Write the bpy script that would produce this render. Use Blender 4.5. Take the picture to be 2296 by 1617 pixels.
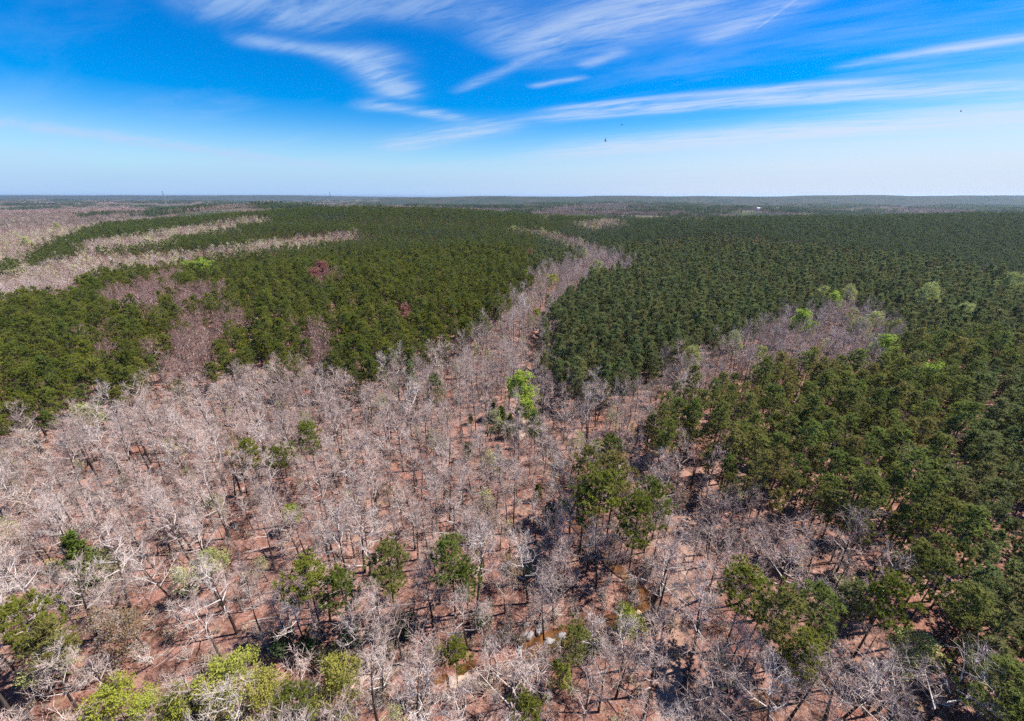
import bpy, math, random
import numpy as np
from mathutils import Vector, Matrix

for o in list(bpy.data.objects):
    bpy.data.objects.remove(o)
scene = bpy.context.scene
R = math.radians

# ------------------------------------------------------------------ camera
CZ = 85.0                       # drone height above the creek flats (m)
PITCH = R(23.1)                 # looking down
FD = 867.7                      # focal length in 2296 px wide picture units
PW, PH = 2296.0, 1617.0
cam_d = bpy.data.cameras.new('camera')
cam = bpy.data.objects.new('camera', cam_d)
scene.collection.objects.link(cam)
cam.location = (0, 0, CZ)
cam.rotation_euler = (math.pi / 2 - PITCH, 0, 0)
cam_d.sensor_width = 36.0
cam_d.lens = 36.0 * FD / PW
cam_d.clip_start = 0.5
cam_d.clip_end = 120000
scene.camera = cam

# ------------------------------------------------------------------ light
SUN_EL, SUN_AZ = R(53), R(80)   # azimuth clockwise from +Y (view direction)
sun_dir = Vector((math.sin(SUN_AZ) * math.cos(SUN_EL), math.cos(SUN_AZ) * math.cos(SUN_EL), math.sin(SUN_EL)))
sd = bpy.data.lights.new('sun', 'SUN')
sd.energy = 5.0
sd.angle = R(0.5)
sd.color = (1.0, 0.95, 0.88)
sun = bpy.data.objects.new('sun', sd)
scene.collection.objects.link(sun)
sun.location = (200, 40, 300)
sun.rotation_euler = (-sun_dir).to_track_quat('-Z', 'Y').to_euler()

vs = scene.view_settings
vs.view_transform = 'Standard'
vs.look = 'None'
vs.gamma = 1.0
vs.exposure = 1.0
vs.use_curve_mapping = False
cy = scene.cycles
cy.max_bounces = 3
cy.diffuse_bounces = 1
cy.glossy_bounces = 2
cy.transmission_bounces = 2
cy.transparent_max_bounces = 6
cy.volume_bounces = 0
cy.use_denoising = False
cy.denoiser = 'OPENIMAGEDENOISE'
cy.denoising_input_passes = 'RGB_ALBEDO_NORMAL'
cy.denoising_prefilter = 'NONE'
cy.use_adaptive_sampling = True
cy.adaptive_threshold = 0.025
cy.caustics_reflective = False
cy.caustics_refractive = False

# ------------------------------------------------------------------ camera maths (layout only)
CP, SP = math.cos(PITCH), math.sin(PITCH)
def project(x, y, z):
    dz = z - CZ
    dep = y * CP - dz * SP
    up = y * SP + dz * CP
    dep = np.where(dep < 1.0, 1.0, dep)
    return PW / 2 + FD * x / dep, PH / 2 - FD * up / dep, dep
def ray(u, w):
    a = (u - PW / 2) / FD
    b = (PH / 2 - w) / FD
    return Vector((a, CP + b * SP, -SP + b * CP)).normalized()

# ------------------------------------------------------------------ world: sky with cirrus
class NT:
    """small helper to write node maths"""
    def __init__(self, tree):
        self.t = tree
    def n(self, typ, **kw):
        nd = self.t.nodes.new(typ)
        for k, v in kw.items():
            setattr(nd, k, v)
        return nd
    def link(self, a, b):
        self.t.links.new(a, b)
    def put(self, sock, v):
        if hasattr(v, 'is_output') or isinstance(v, bpy.types.NodeSocket):
            self.link(v, sock)
        else:
            sock.default_value = v
    def m(self, op, a, b=0.0, c=0.0, clamp=False):
        nd = self.n('ShaderNodeMath', operation=op)
        nd.use_clamp = clamp
        for i, v in enumerate((a, b, c)):
            self.put(nd.inputs[i], v)
        return nd.outputs[0]
    def ss(self, v, lo, hi):
        nd = self.n('ShaderNodeMapRange', interpolation_type='SMOOTHSTEP')
        self.put(nd.inputs['Value'], v)
        nd.inputs['From Min'].default_value = lo
        nd.inputs['From Max'].default_value = hi
        return nd.outputs[0]
    def comb(self, x, y, z=0.0):
        nd = self.n('ShaderNodeCombineXYZ')
        for i, v in enumerate((x, y, z)):
            self.put(nd.inputs[i], v)
        return nd.outputs[0]
    def noise(self, vec, scale, detail=5.0, rough=0.55, dist=0.0, lac=2.0):
        nd = self.n('ShaderNodeTexNoise')
        self.put(nd.inputs['Vector'], vec)
        nd.inputs['Scale'].default_value = scale
        nd.inputs['Detail'].default_value = detail
        nd.inputs['Roughness'].default_value = rough
        nd.inputs['Distortion'].default_value = dist
        nd.inputs['Lacunarity'].default_value = lac
        return nd.outputs['Fac']
    def mix(self, f, a, b, mode='MIX'):
        nd = self.n('ShaderNodeMix', data_type='RGBA', blend_type=mode)
        self.put(nd.inputs[0], f)
        self.put(nd.inputs[6], a)
        self.put(nd.inputs[7], b)
        return nd.outputs[2]

world = bpy.data.worlds.new('World')
scene.world = world
world.use_nodes = True
wt = world.node_tree
wt.nodes.clear()
W = NT(wt)
sky = W.n('ShaderNodeTexSky', sky_type='NISHITA')
sky.sun_disc = False
sky.sun_elevation = SUN_EL
sky.sun_rotation = SUN_AZ
sky.air_density = 1.0
sky.dust_density = 0.15
sky.ozone_density = 3.0
hsv = W.n('ShaderNodeHueSaturation')
hsv.inputs['Hue'].default_value = 0.513
hsv.inputs['Saturation'].default_value = 1.75
hsv.inputs['Value'].default_value = 1.02
W.link(sky.outputs[0], hsv.inputs['Color'])
geo = W.n('ShaderNodeTexCoord')
sep = W.n('ShaderNodeSeparateXYZ')
W.link(geo.outputs['Generated'], sep.inputs[0])
dx, dy, dz = sep.outputs
zz = W.m('MAXIMUM', dz, 0.02)
U = W.m('DIVIDE', dx, W.m('ADD', zz, 0.06))     # place on the (curved) cloud sheet, in sheet heights
V = W.m('DIVIDE', dy, W.m('ADD', zz, 0.06))
def sheet(u, w):
    r = ray(u, w)
    return r.x / (max(r.z, .02) + .06), r.y / (max(r.z, .02) + .06)
# one warp and one fibre field shared by every band of cloud
warp = W.m('SUBTRACT', W.noise(W.comb(W.m('MULTIPLY', U, .5), W.m('MULTIPLY', V, .5), 4.2), 1.3, 4, .6), .5)
along = W.m('SUBTRACT', W.m('MULTIPLY', U, .87), W.m('MULTIPLY', V, .5))      # wind direction of the ice clouds
across = W.m('ADD', W.m('MULTIPLY', U, .5), W.m('MULTIPLY', V, .87))
fibre = W.ss(W.noise(W.comb(W.m('MULTIPLY', along, .9), W.m('MULTIPLY', across, 4.2), 2.0), 1.5, 8, .72, .5), .32, .68)
def streak(p0, p1, width, amp, soft=1.0, wob=0.35, nscale=1.2):
    """a long thin band of ice cloud between two places in the sky"""
    (ax, ay), (bx, by) = sheet(*p0), sheet(*p1)
    L = math.hypot(bx - ax, by - ay)
    tx, ty = (bx - ax) / L, (by - ay) / L
    du, dv = W.m('SUBTRACT', U, ax), W.m('SUBTRACT', V, ay)
    s = W.m('ADD', W.m('MULTIPLY', du, tx), W.m('MULTIPLY', dv, ty))
    n = W.m('ADD', W.m('MULTIPLY', du, -ty), W.m('MULTIPLY', dv, tx))
    n = W.m('MULTIPLY_ADD', warp, width * wob * 5, n)
    d = W.m('DIVIDE', n, width)
    g = W.m('EXPONENT', W.m('MULTIPLY', W.m('MULTIPLY', d, d), -1.0))
    e = W.m('MULTIPLY', W.ss(s, -0.12 * L, 0.22 * L), W.m('SUBTRACT', 1.0, W.ss(s, 0.75 * L, 1.15 * L)))
    return W.m('MULTIPLY', W.m('MULTIPLY', g, e), amp)
streaks = [
    streak((1890, 150), (2420, 62), .075, .85, wob=.12),
    streak((1240, 245), (2020, 178), .09, .9, wob=.15),
    streak((1180, 268), (2420, 186), .17, 1.2, wob=.12),
    streak((1200, 352), (2500, 246), .50, 1.3, wob=.15),
    streak((1140, 125), (1680, -60), .26, .85, wob=.6),
    streak((1300, 150), (1400, 110), .06, .45, wob=.5),
    streak((1560, 95), (1850, -30), .11, .60, wob=.5),
    streak((1690, 70), (1790, -5), .006, .50, wob=.02),
    streak((1190, 195), (1310, 172), .05, .60, wob=.4),
    streak((790, 105), (905, 225), .17, .95, wob=.9),
    streak((800, 232), (1040, 268), .16, .80, wob=.6),
    streak((520, 85), (820, 130), .09, .60, wob=.7),
    streak((330, -30), (800, 30), .22, .75, wob=.8),
    streak((760, 10), (1150, 30), .15, .45, wob=.8),
    streak((860, 335), (1140, 278), .30, 1.2, wob=.3),
    streak((-160, 255), (760, 380), .30, 1.2, wob=.2),
    streak((1020, 205), (1220, 120), .06, .45, wob=.5),
]
tot = streaks[0]
for s_ in streaks[1:]:
    tot = W.m('ADD', tot, s_)
tot = W.m('MULTIPLY', tot, W.m('MULTIPLY_ADD', fibre, 1.2, .2))
# thin fibrous cirrus all over
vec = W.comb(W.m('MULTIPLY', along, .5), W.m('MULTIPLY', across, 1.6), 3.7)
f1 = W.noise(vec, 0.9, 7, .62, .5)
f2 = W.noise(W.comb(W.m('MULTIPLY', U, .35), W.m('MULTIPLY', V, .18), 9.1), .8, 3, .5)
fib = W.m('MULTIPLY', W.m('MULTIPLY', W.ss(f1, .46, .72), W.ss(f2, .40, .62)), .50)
veil_n = W.noise(W.comb(W.m('MULTIPLY', along, .16), W.m('MULTIPLY', across, .9), 1.3), 1.2, 7, .64)
# pale veil of thin cloud deepening towards the horizon, denser on the sun's side
side = W.m('ADD', .11, W.m('MULTIPLY', W.ss(dx, -.3, .9), .13))
vv = W.m('SUBTRACT', 1.0, W.m('DIVIDE', dz, W.m('MULTIPLY', side, W.m('ADD', -.15, W.m('MULTIPLY', veil_n, 2.0)))), clamp=True)
veil = W.m('MULTIPLY', W.m('POWER', vv, 1.4), W.m('MULTIPLY_ADD', W.ss(dx, -.3, .9), .9, 1.1))
fib = W.m('MULTIPLY', fib, W.m('MULTIPLY_ADD', W.ss(dz, .25, .6), 2.0, .75))  # extra cirrus added overhead, mostly above the view, to whiten and lift fill light
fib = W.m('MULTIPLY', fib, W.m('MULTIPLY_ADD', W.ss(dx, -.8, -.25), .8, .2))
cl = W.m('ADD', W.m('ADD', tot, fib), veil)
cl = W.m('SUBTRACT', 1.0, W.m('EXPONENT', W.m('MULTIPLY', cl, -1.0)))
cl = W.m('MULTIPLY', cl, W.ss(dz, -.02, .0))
cloudcol = W.mix(W.ss(dx, -.6, .8), (3.1, 4.3, 6.1, 1), (4.6, 5.1, 6.0, 1))
airc = W.mix(W.ss(dz, -.02, .15), (1.9, 3.6, 5.9, 1), hsv.outputs['Color'])
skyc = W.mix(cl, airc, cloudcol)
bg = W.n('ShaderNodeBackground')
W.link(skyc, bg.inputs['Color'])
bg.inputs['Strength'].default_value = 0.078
world.cycles.sampling_method = 'MANUAL'
world.cycles.sample_map_resolution = 128
wo = W.n('ShaderNodeOutputWorld')
W.link(bg.outputs[0], wo.inputs['Surface'])

# ------------------------------------------------------------------ terrain
rng = np.random.default_rng(11)
def smooth(a, lo, hi):
    t = np.clip((a - lo) / (hi - lo), 0, 1)
    return t * t * (3 - 2 * t)
_perm = np.random.default_rng(5).random((256, 256))
def vnoise(x, y, seed=0):
    x = np.asarray(x, float) + seed * 37.3
    y = np.asarray(y, float) + seed * 91.7
    xi, yi = np.floor(x).astype(int), np.floor(y).astype(int)
    fx, fy = x - xi, y - yi
    fx, fy = fx * fx * (3 - 2 * fx), fy * fy * (3 - 2 * fy)
    g = lambda a, b: _perm[a % 256, b % 256]
    return (g(xi, yi) * (1 - fx) + g(xi + 1, yi) * fx) * (1 - fy) + (g(xi, yi + 1) * (1 - fx) + g(xi + 1, yi + 1) * fx) * fy
def fbm(x, y, seed=0, oct=4):
    s, a, t = 0, 1, 0
    for i in range(oct):
        s = s + a * vnoise(x * 2 ** i, y * 2 ** i, seed + i)
        t += a
        a *= .5
    return s / t
def gauss(x, y, cx, cy_, sx, sy, a):
    return a * np.exp(-((x - cx) / sx) ** 2 - ((y - cy_) / sy) ** 2)
def base_height(x, y):
    x = np.asarray(x, float)
    y = np.asarray(y, float)
    z = 33 * np.exp(-((y - 640 - .05 * x) / 250) ** 2) * smooth(x, 60, 320)
    z = z + gauss(x, y, -330, 960, 480, 190, 38)
    z = z + gauss(x, y, -170, 300, 170, 110, 9)
    z = z + gauss(x, y, -520, 560, 260, 60, 10) + gauss(x, y, -420, 700, 330, 50, 12)
    z = z + gauss(x, y, -900, 1500, 420, 200, 42) + gauss(x, y, 300, 1500, 500, 200, 18)
    r = np.hypot(x, y)
    z = z + (fbm(x / 260, y / 260, 3) - .5) * 10 * smooth(r, 120, 500)
    z = z + (fbm(x / 1500, y / 1500, 8, 3) - .5) * 84 * smooth(r, 1300, 2800) * (1 - .35 * smooth(r, 3000, 6000)) - 8 * smooth(r, 1200, 3000)
    z = z + (fbm(x / 40, y / 40, 5, 3) - .5) * 2.2
    return z
CREEK_PX = [(-160, 1560), (60, 1552), (220, 1545), (420, 1530), (600, 1520), (720, 1505), (820, 1522), (900, 1530), (980, 1512), (1060, 1482),
            (1120, 1468), (1165, 1455), (1230, 1428), (1300, 1408), (1380, 1385), (1450, 1360), (1440, 1310), (1370, 1255), (1300, 1180), (1265, 1110),
            (1252, 1050), (1222, 1000), (1190, 960), (1172, 925), (1180, 880), (1195, 830), (1200, 785), (1205, 740), (1225, 690), (1262, 640)]
def ground_hit(u, w, h=base_height, up=0.0):
    d = ray(u, w)
    t = 20.0
    for _ in range(4000):
        p = d * t
        gz = float(h(p.x, p.y)) + up
        gap = CZ + p.z - gz
        if gap < 0.02:
            break
        t += max(gap * .5, .01)
        if t > 40000:
            break
    return p.x, p.y, gz
creek = np.array([ground_hit(*p)[:2] for p in CREEK_PX])
def catmull(P, n=6):
    out = []
    Q = np.vstack([2 * P[0] - P[1], P, 2 * P[-1] - P[-2]])
    for i in range(1, len(Q) - 2):
        for k in range(n):
            t = k / n
            p0, p1, p2, p3 = Q[i - 1], Q[i], Q[i + 1], Q[i + 2]
            out.append(.5 * (2 * p1 + (p2 - p0) * t + (2 * p0 - 5 * p1 + 4 * p2 - p3) * t * t + (3 * p1 - p0 - 3 * p2 + p3) * t ** 3))
    out.append(P[-1])
    return np.array(out)
creek = catmull(creek)
def poly_dist(x, y, P):
    x = np.asarray(x, float)
    y = np.asarray(y, float)
    best = np.full(x.shape, 1e9)
    for (ax, ay), (bx, by) in zip(P[:-1], P[1:]):
        ex, ey = bx - ax, by - ay
        t = np.clip(((x - ax) * ex + (y - ay) * ey) / (ex * ex + ey * ey + 1e-9), 0, 1)
        best = np.minimum(best, np.hypot(x - ax - t * ex, y - ay - t * ey))
    return best
def height(x, y):
    x = np.asarray(x, float)
    y = np.asarray(y, float)
    z = base_height(x, y)
    near = (np.hypot(x, y) < 330)
    if near.any():
        if x.ndim == 0:
            d = poly_dist(x, y, creek)
        else:
            d = np.full(x.shape, 1e9)
            d[near] = poly_dist(x[near], y[near], creek)
        dj = d + (fbm(x / 5, y / 5, 21, 2) - .5) * 3
        z = z - 1.7 * (1 - smooth(dj, 1.2, 4.5))
    return z
def hz(x, y):
    return float(height(np.array([x]), np.array([y]))[0])
def place(u, w):
    return ground_hit(u, w, lambda a, b: hz(a, b))

# ------------------------------------------------------------------ materials
def mat(name):
    m = bpy.data.materials.new(name)
    m.use_nodes = True
    t = m.node_tree
    t.nodes.clear()
    return m, NT(t)
def finish(N, col, rough=.9, trans=0.0, bump=None, gloss=False, tcol=None):
    out = N.n('ShaderNodeOutputMaterial')
    if gloss:
        b = N.n('ShaderNodeBsdfPrincipled')
        N.put(b.inputs['Base Color'], col)
        b.inputs['Roughness'].default_value = rough
        if bump is not None:
            N.link(bump, b.inputs['Normal'])
        N.link(b.outputs[0], out.inputs[0])
        return
    d = N.n('ShaderNodeBsdfDiffuse')
    N.put(d.inputs[0], col)
    if bump is not None:
        N.link(bump, d.inputs['Normal'])
    o = d.outputs[0]
    if trans:
        tr = N.n('ShaderNodeBsdfTranslucent')
        N.put(tr.inputs[0], tcol if tcol is not None else col)
        mx = N.n('ShaderNodeMixShader')
        mx.inputs[0].default_value = trans
        N.link(o, mx.inputs[1])
        N.link(tr.outputs[0], mx.inputs[2])
        o = mx.outputs[0]
    N.link(o, out.inputs[0])
def tinted(name, cols, trans=0.0, spread=.35, nscale=.5):
    """plain coloured stuff whose tone differs from tree to tree and a little within each tree"""
    m, N = mat(name)
    oi = N.n('ShaderNodeObjectInfo')
    tc = N.n('ShaderNodeTexCoord')
    ramp = N.n('ShaderNodeValToRGB')
    N.link(oi.outputs['Random'], ramp.inputs[0])
    els = ramp.color_ramp.elements
    while len(els) < len(cols):
        els.new(.5)
    for i, c in enumerate(cols):
        els[i].position = i / max(1, len(cols) - 1)
        els[i].color = (*c, 1)
    nz = N.noise(tc.outputs['Object'], nscale, 3, .6)
    f = N.m('ADD', 1 - spread, N.m('MULTIPLY', nz, 2 * spread))
    rnd2 = N.m('FRACT', N.m('MULTIPLY', oi.outputs['Random'], 17.31))
    f = N.m('MULTIPLY', f, N.m('ADD', .8, N.m('MULTIPLY', rnd2, .4)))
    cc = N.n('ShaderNodeVectorMath', operation='SCALE')
    N.link(ramp.outputs[0], cc.inputs[0])
    N.link(f, cc.inputs['Scale'])
    finish(N, cc.outputs[0], trans=trans)
    return m
M = {}
M['pine_left'] = tinted('pine_needles_olive', [(.165, .190, .030), (.205, .212, .036), (.125, .165, .032), (.225, .225, .042), (.150, .175, .040)], .45)
M['pine_mid'] = tinted('pine_needles_green', [(.205, .238, .058), (.178, .224, .058), (.245, .250, .066), (.200, .212, .056), (.28, .235, .075)], .48)
M['pine_right'] = tinted('pine_needles_dark', [(.175, .215, .078), (.205, .228, .082), (.150, .200, .076), (.240, .222, .086), (.180, .212, .074)], .48)
M['pine_far_a'] = tinted('pine_needles_hill_olive', [(.118, .150, .034), (.140, .162, .038), (.100, .134, .036)], .4)
M['pine_far_b'] = tinted('pine_needles_hill_dark', [(.115, .152, .066), (.132, .160, .070), (.100, .140, .063)], .4)
M['pine_young'] = tinted('pine_needles_young', [(.11, .22, .045), (.13, .24, .05)], .3)
M['cedar'] = tinted('cedar_foliage', [(.085, .115, .022), (.10, .13, .026)], .25)
M['ever'] = tinted('evergreen_leaves', [(.045, .075, .032), (.06, .09, .04)], .25)
M['lime'] = tinted('spring_leaves_lime', [(.40, .49, .07), (.35, .46, .08), (.44, .50, .09)], .4, .2)
M['yellow'] = tinted('spring_leaves_yellow', [(.38, .37, .05), (.32, .35, .06), (.36, .33, .08)], .4, .2)
M['palebud'] = tinted('pale_buds', [(.42, .46, .14), (.40, .40, .16), (.44, .48, .17)], .35, .25)
M['tanbud'] = tinted('tan_buds', [(.30, .22, .12), (.27, .17, .09), (.31, .25, .12)], .35, .25)
M['redbud'] = tinted('red_buds', [(.32, .12, .10), (.36, .17, .13)], .3, .25)
M['bark'] = tinted('dark_bark', [(.06, .045, .039), (.085, .065, .056), (.048, .037, .033), (.13, .105, .09)], 0, .3, 2)
M['pinebark'] = tinted('pine_bark', [(.075, .054, .047), (.095, .07, .06)], 0, .3, 2)
M['limb'] = tinted('grey_limbs', [(.44, .375, .335), (.57, .51, .465), (.34, .28, .25), (.50, .42, .375), (.24, .19, .17)], 0, .25, 1)
M['twig'] = tinted('pale_twigs', [(.47, .365, .315), (.56, .465, .41), (.38, .28, .24), (.50, .375, .315), (.42, .31, .265), (.30, .225, .20)], 0, .2, 1)
M['twig2'] = tinted('purple_brown_twigs', [(.27, .155, .13), (.23, .132, .115), (.30, .18, .145)], 0, .2, 1)
M['deadwood'] = tinted('bleached_wood', [(.42, .35, .30), (.28, .22, .19)], 0, .25, 1)

def ground_mat():
    m, N = mat('leaf_litter')
    g = N.n('ShaderNodeNewGeometry')
    P = g.outputs['Position']
    a = N.noise(P, .045, 4, .6)
    b = N.noise(P, .22, 6, .75)
    c = N.noise(P, 1.1, 5, .75)
    col = N.mix(N.ss(a, .38, .62), (.27, .125, .092, 1), (.325, .185, .145, 1))
    col = N.mix(N.m('MULTIPLY', N.ss(b, .44, .58), .85), col, (.125, .058, .042, 1))
    col = N.mix(N.m('MULTIPLY', N.ss(c, .50, .66), .7), col, (.37, .24, .19, 1))
    c2 = N.noise(P, .75, 4, .75)
    col = N.mix(N.m('MULTIPLY', N.ss(c2, .54, .66), .75), col, (.075, .042, .032, 1))
    d = N.noise(P, .16, 3, .6)
    col = N.mix(N.m('MULTIPLY', N.ss(d, .60, .70), .5), col, (.27, .19, .10, 1))
    bp = N.n('ShaderNodeBump')
    bp.inputs['Strength'].default_value = .8
    bp.inputs['Distance'].default_value = .35
    N.link(N.noise(P, 2.2, 5, .7), bp.inputs['Height'])
    finish(N, col, bump=bp.outputs[0])
    return m
M['ground'] = ground_mat()
def far_mat():
    m, N = mat('far_woods_and_fields')
    g = N.n('ShaderNodeNewGeometry')
    P = g.outputs['Position']
    a = N.noise(P, .0022, 5, .6)
    b = N.noise(P, .006, 5, .6)
    c = N.noise(P, .03, 4, .7)
    col = N.mix(N.ss(a, .42, .58), (.050, .070, .036, 1), (.16, .13, .095, 1))
    col = N.mix(N.m('MULTIPLY', N.ss(b, .60, .68), .7), col, (.22, .23, .10, 1))
    col = N.mix(N.m('MULTIPLY', N.ss(c, .4, .7), .5), col, (.03, .042, .024, 1))
    finish(N, col)
    return m
M['far'] = far_mat()
def simple(name, col, rough=.85, gloss=True, nscale=None, col2=None):
    m, N = mat(name)
    c = (*col, 1)
    if nscale:
        g = N.n('ShaderNodeNewGeometry')
        c = N.mix(N.ss(N.noise(g.outputs['Position'], nscale, 5, .65), .35, .68), c, (*(col2 or col), 1))
    finish(N, c, rough, gloss=gloss)
    return m
M['ridge'] = simple('far_ridge_woods', (.035, .05, .04), gloss=False, nscale=.004, col2=(.06, .06, .05))
M['rock'] = simple('pale_sandstone', (.42, .31, .235), nscale=.9, col2=(.28, .19, .14), rough=.9)
M['rock_grey'] = simple('grey_rock', (.30, .27, .26), nscale=1.2, col2=(.18, .16, .16), rough=.9)
M['track'] = simple('bare_earth_track', (.34, .22, .17), nscale=.7, col2=(.24, .14, .105), gloss=False)
M['foam'] = simple('white_water', (.62, .64, .66), rough=.5, nscale=3.0, col2=(.35, .36, .38))
M['bird'] = simple('dark_feathers', (.02, .017, .015))
M['white'] = simple('white_metal_roof', (.55, .55, .55), rough=.7)
M['wallpaint'] = simple('pale_siding', (.6, .58, .55))
M['dark'] = simple('dark_opening', (.05, .05, .06), rough=.5)
M['steel'] = simple('galvanised_steel', (.22, .22, .24), rough=.6)
def water_mat():
    m, N = mat('tannin_creek_water')
    g = N.n('ShaderNodeNewGeometry')
    nz = N.noise(g.outputs['Position'], .5, 4, .6)
    col = N.mix(N.ss(nz, .35, .65), (.06, .026, .010, 1), (.16, .07, .022, 1))
    bp = N.n('ShaderNodeBump')
    bp.inputs['Strength'].default_value = .25
    bp.inputs['Distance'].default_value = .1
    N.link(N.noise(g.outputs['Position'], 3.0, 3, .6), bp.inputs['Height'])
    finish(N, col, .12, bump=bp.outputs[0], gloss=True)
    return m
M['water'] = water_mat()

# ------------------------------------------------------------------ object helpers
COL = scene.collection
def mesh_np(name, verts, faces, mats, idx=None, smooth_=False):
    me = bpy.data.meshes.new(name)
    me.from_pydata([tuple(v) for v in verts] if not isinstance(verts, list) else verts, [], faces)
    for m in mats:
        me.materials.append(m)
    if idx is not None:
        me.polygons.foreach_set('material_index', idx)
    if smooth_:
        me.polygons.foreach_set('use_smooth', [True] * len(me.polygons))
    me.update()
    return me
def obj(name, me, parent=None, loc=None, rot=None, scale=None, link=True):
    o = bpy.data.objects.new(name, me)
    if link:
        COL.objects.link(o)
    if parent is not None:
        o.parent = parent
    if loc is not None:
        o.location = loc
    if rot is not None:
        o.rotation_euler = rot
    if scale is not None:
        o.scale = scale
    return o
def tag(o, label=None, cat=None, group=None, kind=None):
    if label: o['label'] = label
    if cat: o['category'] = cat
    if group: o['group'] = group
    if kind: o['kind'] = kind
    return o
class MB:
    def __init__(self):
        self.v, self.f, self.i = [], [], []
    def tube(self, pts, rad, sides=5, mi=0, cap=False):
        b0 = len(self.v)
        n = len(pts)
        for k, p in enumerate(pts):
            d = (pts[min(k + 1, n - 1)] - pts[max(k - 1, 0)])
            d = d.normalized() if d.length > 1e-6 else Vector((0, 0, 1))
            a = d.orthogonal().normalized()
            b = d.cross(a)
            for s in range(sides):
                t = 2 * math.pi * s / sides
                self.v.append(tuple(p + (a * math.cos(t) + b * math.sin(t)) * rad[k]))
        for k in range(n - 1):
            for s in range(sides):
                s2 = (s + 1) % sides
                self.f.append((b0 + k * sides + s, b0 + k * sides + s2, b0 + (k + 1) * sides + s2, b0 + (k + 1) * sides + s))
                self.i.append(mi)
        if cap:
            self.f.append(tuple(b0 + s for s in range(sides))[::-1]); self.i.append(mi)
            self.f.append(tuple(b0 + (n - 1) * sides + s for s in range(sides))); self.i.append(mi)
    def blade(self, p, d, L, w, side, mi=0):
        b0 = len(self.v)
        s = d.cross(side)
        s = s.normalized() * w * .5 if s.length > 1e-4 else Vector((w * .5, 0, 0))
        self.v += [tuple(p - s), tuple(p + s), tuple(p + d * L)]
        self.f.append((b0, b0 + 1, b0 + 2)); self.i.append(mi)
    def quad(self, c, a, b, mi=0):
        b0 = len(self.v)
        self.v += [tuple(c - a), tuple(c + b), tuple(c + a), tuple(c - b)]
        self.f.append((b0, b0 + 1, b0 + 2, b0 + 3)); self.i.append(mi)
    def box(self, c, s, mi=0):
        b0 = len(self.v)
        for z in (-1, 1):
            for y, x in ((-1, -1), (-1, 1), (1, 1), (1, -1)):
                self.v.append((c[0] + x * s[0] / 2, c[1] + y * s[1] / 2, c[2] + z * s[2] / 2))
        for f in ((0, 3, 2, 1), (4, 5, 6, 7), (0, 1, 5, 4), (1, 2, 6, 5), (2, 3, 7, 6), (3, 0, 4, 7)):
            self.f.append(tuple(b0 + k for k in f)); self.i.append(mi)
    def mesh(self, name, mats, smooth_=False):
        return mesh_np(name, self.v, self.f, mats, self.i, smooth_)
def rv(r, up=0.0):
    while True:
        v = Vector((r.uniform(-1, 1), r.uniform(-1, 1), r.uniform(-1, 1)))
        if .05 < v.length < 1:
            v.normalize()
            v.z += up
            return v.normalized()

# ------------------------------------------------------------------ tree makers: each returns {part name: mesh}
def make_pine(seed, H=22.0, cf=.45, Rc=3.4, needle='pine_mid', nlimb=26, nblade=20, bl=.80, bw=.17, simple_=False, dense=1.0):
    r = random.Random(seed)
    t = MB()
    bx, by = r.uniform(-.5, .5), r.uniform(-.5, .5)
    def tp(z):
        k = z / H
        return Vector((bx * k * k, by * k * k + .12 * math.sin(k * 5 + seed), z))
    seg = 4 if simple_ else 8
    zs = [-.6] + [H * k / seg for k in range(1, seg + 1)]
    t.tube([tp(z) if z > 0 else Vector((0, 0, z)) for z in zs], [max(.03, .23 * H / 22 * (1 - .92 * max(z, 0) / H)) for z in zs], 4 if simple_ else 6)
    if not simple_:
        for k in range(9):                                         # dead stubs below the crown
            z = H * r.uniform(.3, 1 - cf)
            a = r.uniform(0, 6.28)
            L = r.uniform(.5, 1.8)
            p = tp(z)
            t.tube([p, p + Vector((math.cos(a) * L, math.sin(a) * L, L * r.uniform(-.1, .4)))], [.035, .01], 3)
    c = MB()
    z0 = H * (1 - cf)
    ang = r.uniform(0, 6.28)
    clumps = []
    for k in range(nlimb):
        q = (k + r.random() * .8) / nlimb
        z = z0 + (H - z0) * q * .97
        ang += 2.4 + r.uniform(-.5, .5)
        prof = (.55 + 1.3 * q) if q < .35 else (1.0 - ((q - .35) / .65) ** 1.7 * .82)
        L = Rc * prof * r.uniform(.65, 1.18)
        el = -.05 + .75 * q + r.uniform(-.12, .2)
        d = Vector((math.cos(ang) * math.cos(el), math.sin(ang) * math.cos(el), math.sin(el)))
        p = tp(z)
        mid = p + d * L * .55 + Vector((0, 0, -.04 * L))
        tip = p + d * L + Vector((0, 0, .08 * L))
        if not simple_:
            c.tube([p, mid, tip], [.07, .045, .015], 3, 1)
        for fr in ((.62, 1.0) if simple_ else (.5, .75, 1.0)):
            if r.random() > dense: continue
            b = p.lerp(tip, fr) + rv(r) * (.35 + .25 * fr)
            clumps.append((b, d))
            if not simple_ and r.random() < .75:
                clumps.append((b + d.cross(Vector((0, 0, 1))).normalized() * r.choice((-1, 1)) * r.uniform(.6, 1.1), d))
    clumps.append((tp(H), Vector((0, 0, 1))))
    for b, d in clumps:
        s = r.uniform(.75, 1.2)
        for j in range(nblade):
            dd = (rv(r, .45) + d * .35).normalized()
            c.blade(b - dd * .1 + rv(r) * .15, dd, bl * s * r.uniform(.7, 1.15), bw * s, rv(r, .9) + d * .4, 0)
    return {'trunk': t.mesh('pine_trunk', [M['pinebark']]), 'crown': c.mesh('pine_crown', [M[needle], M['pinebark']])}

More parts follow.
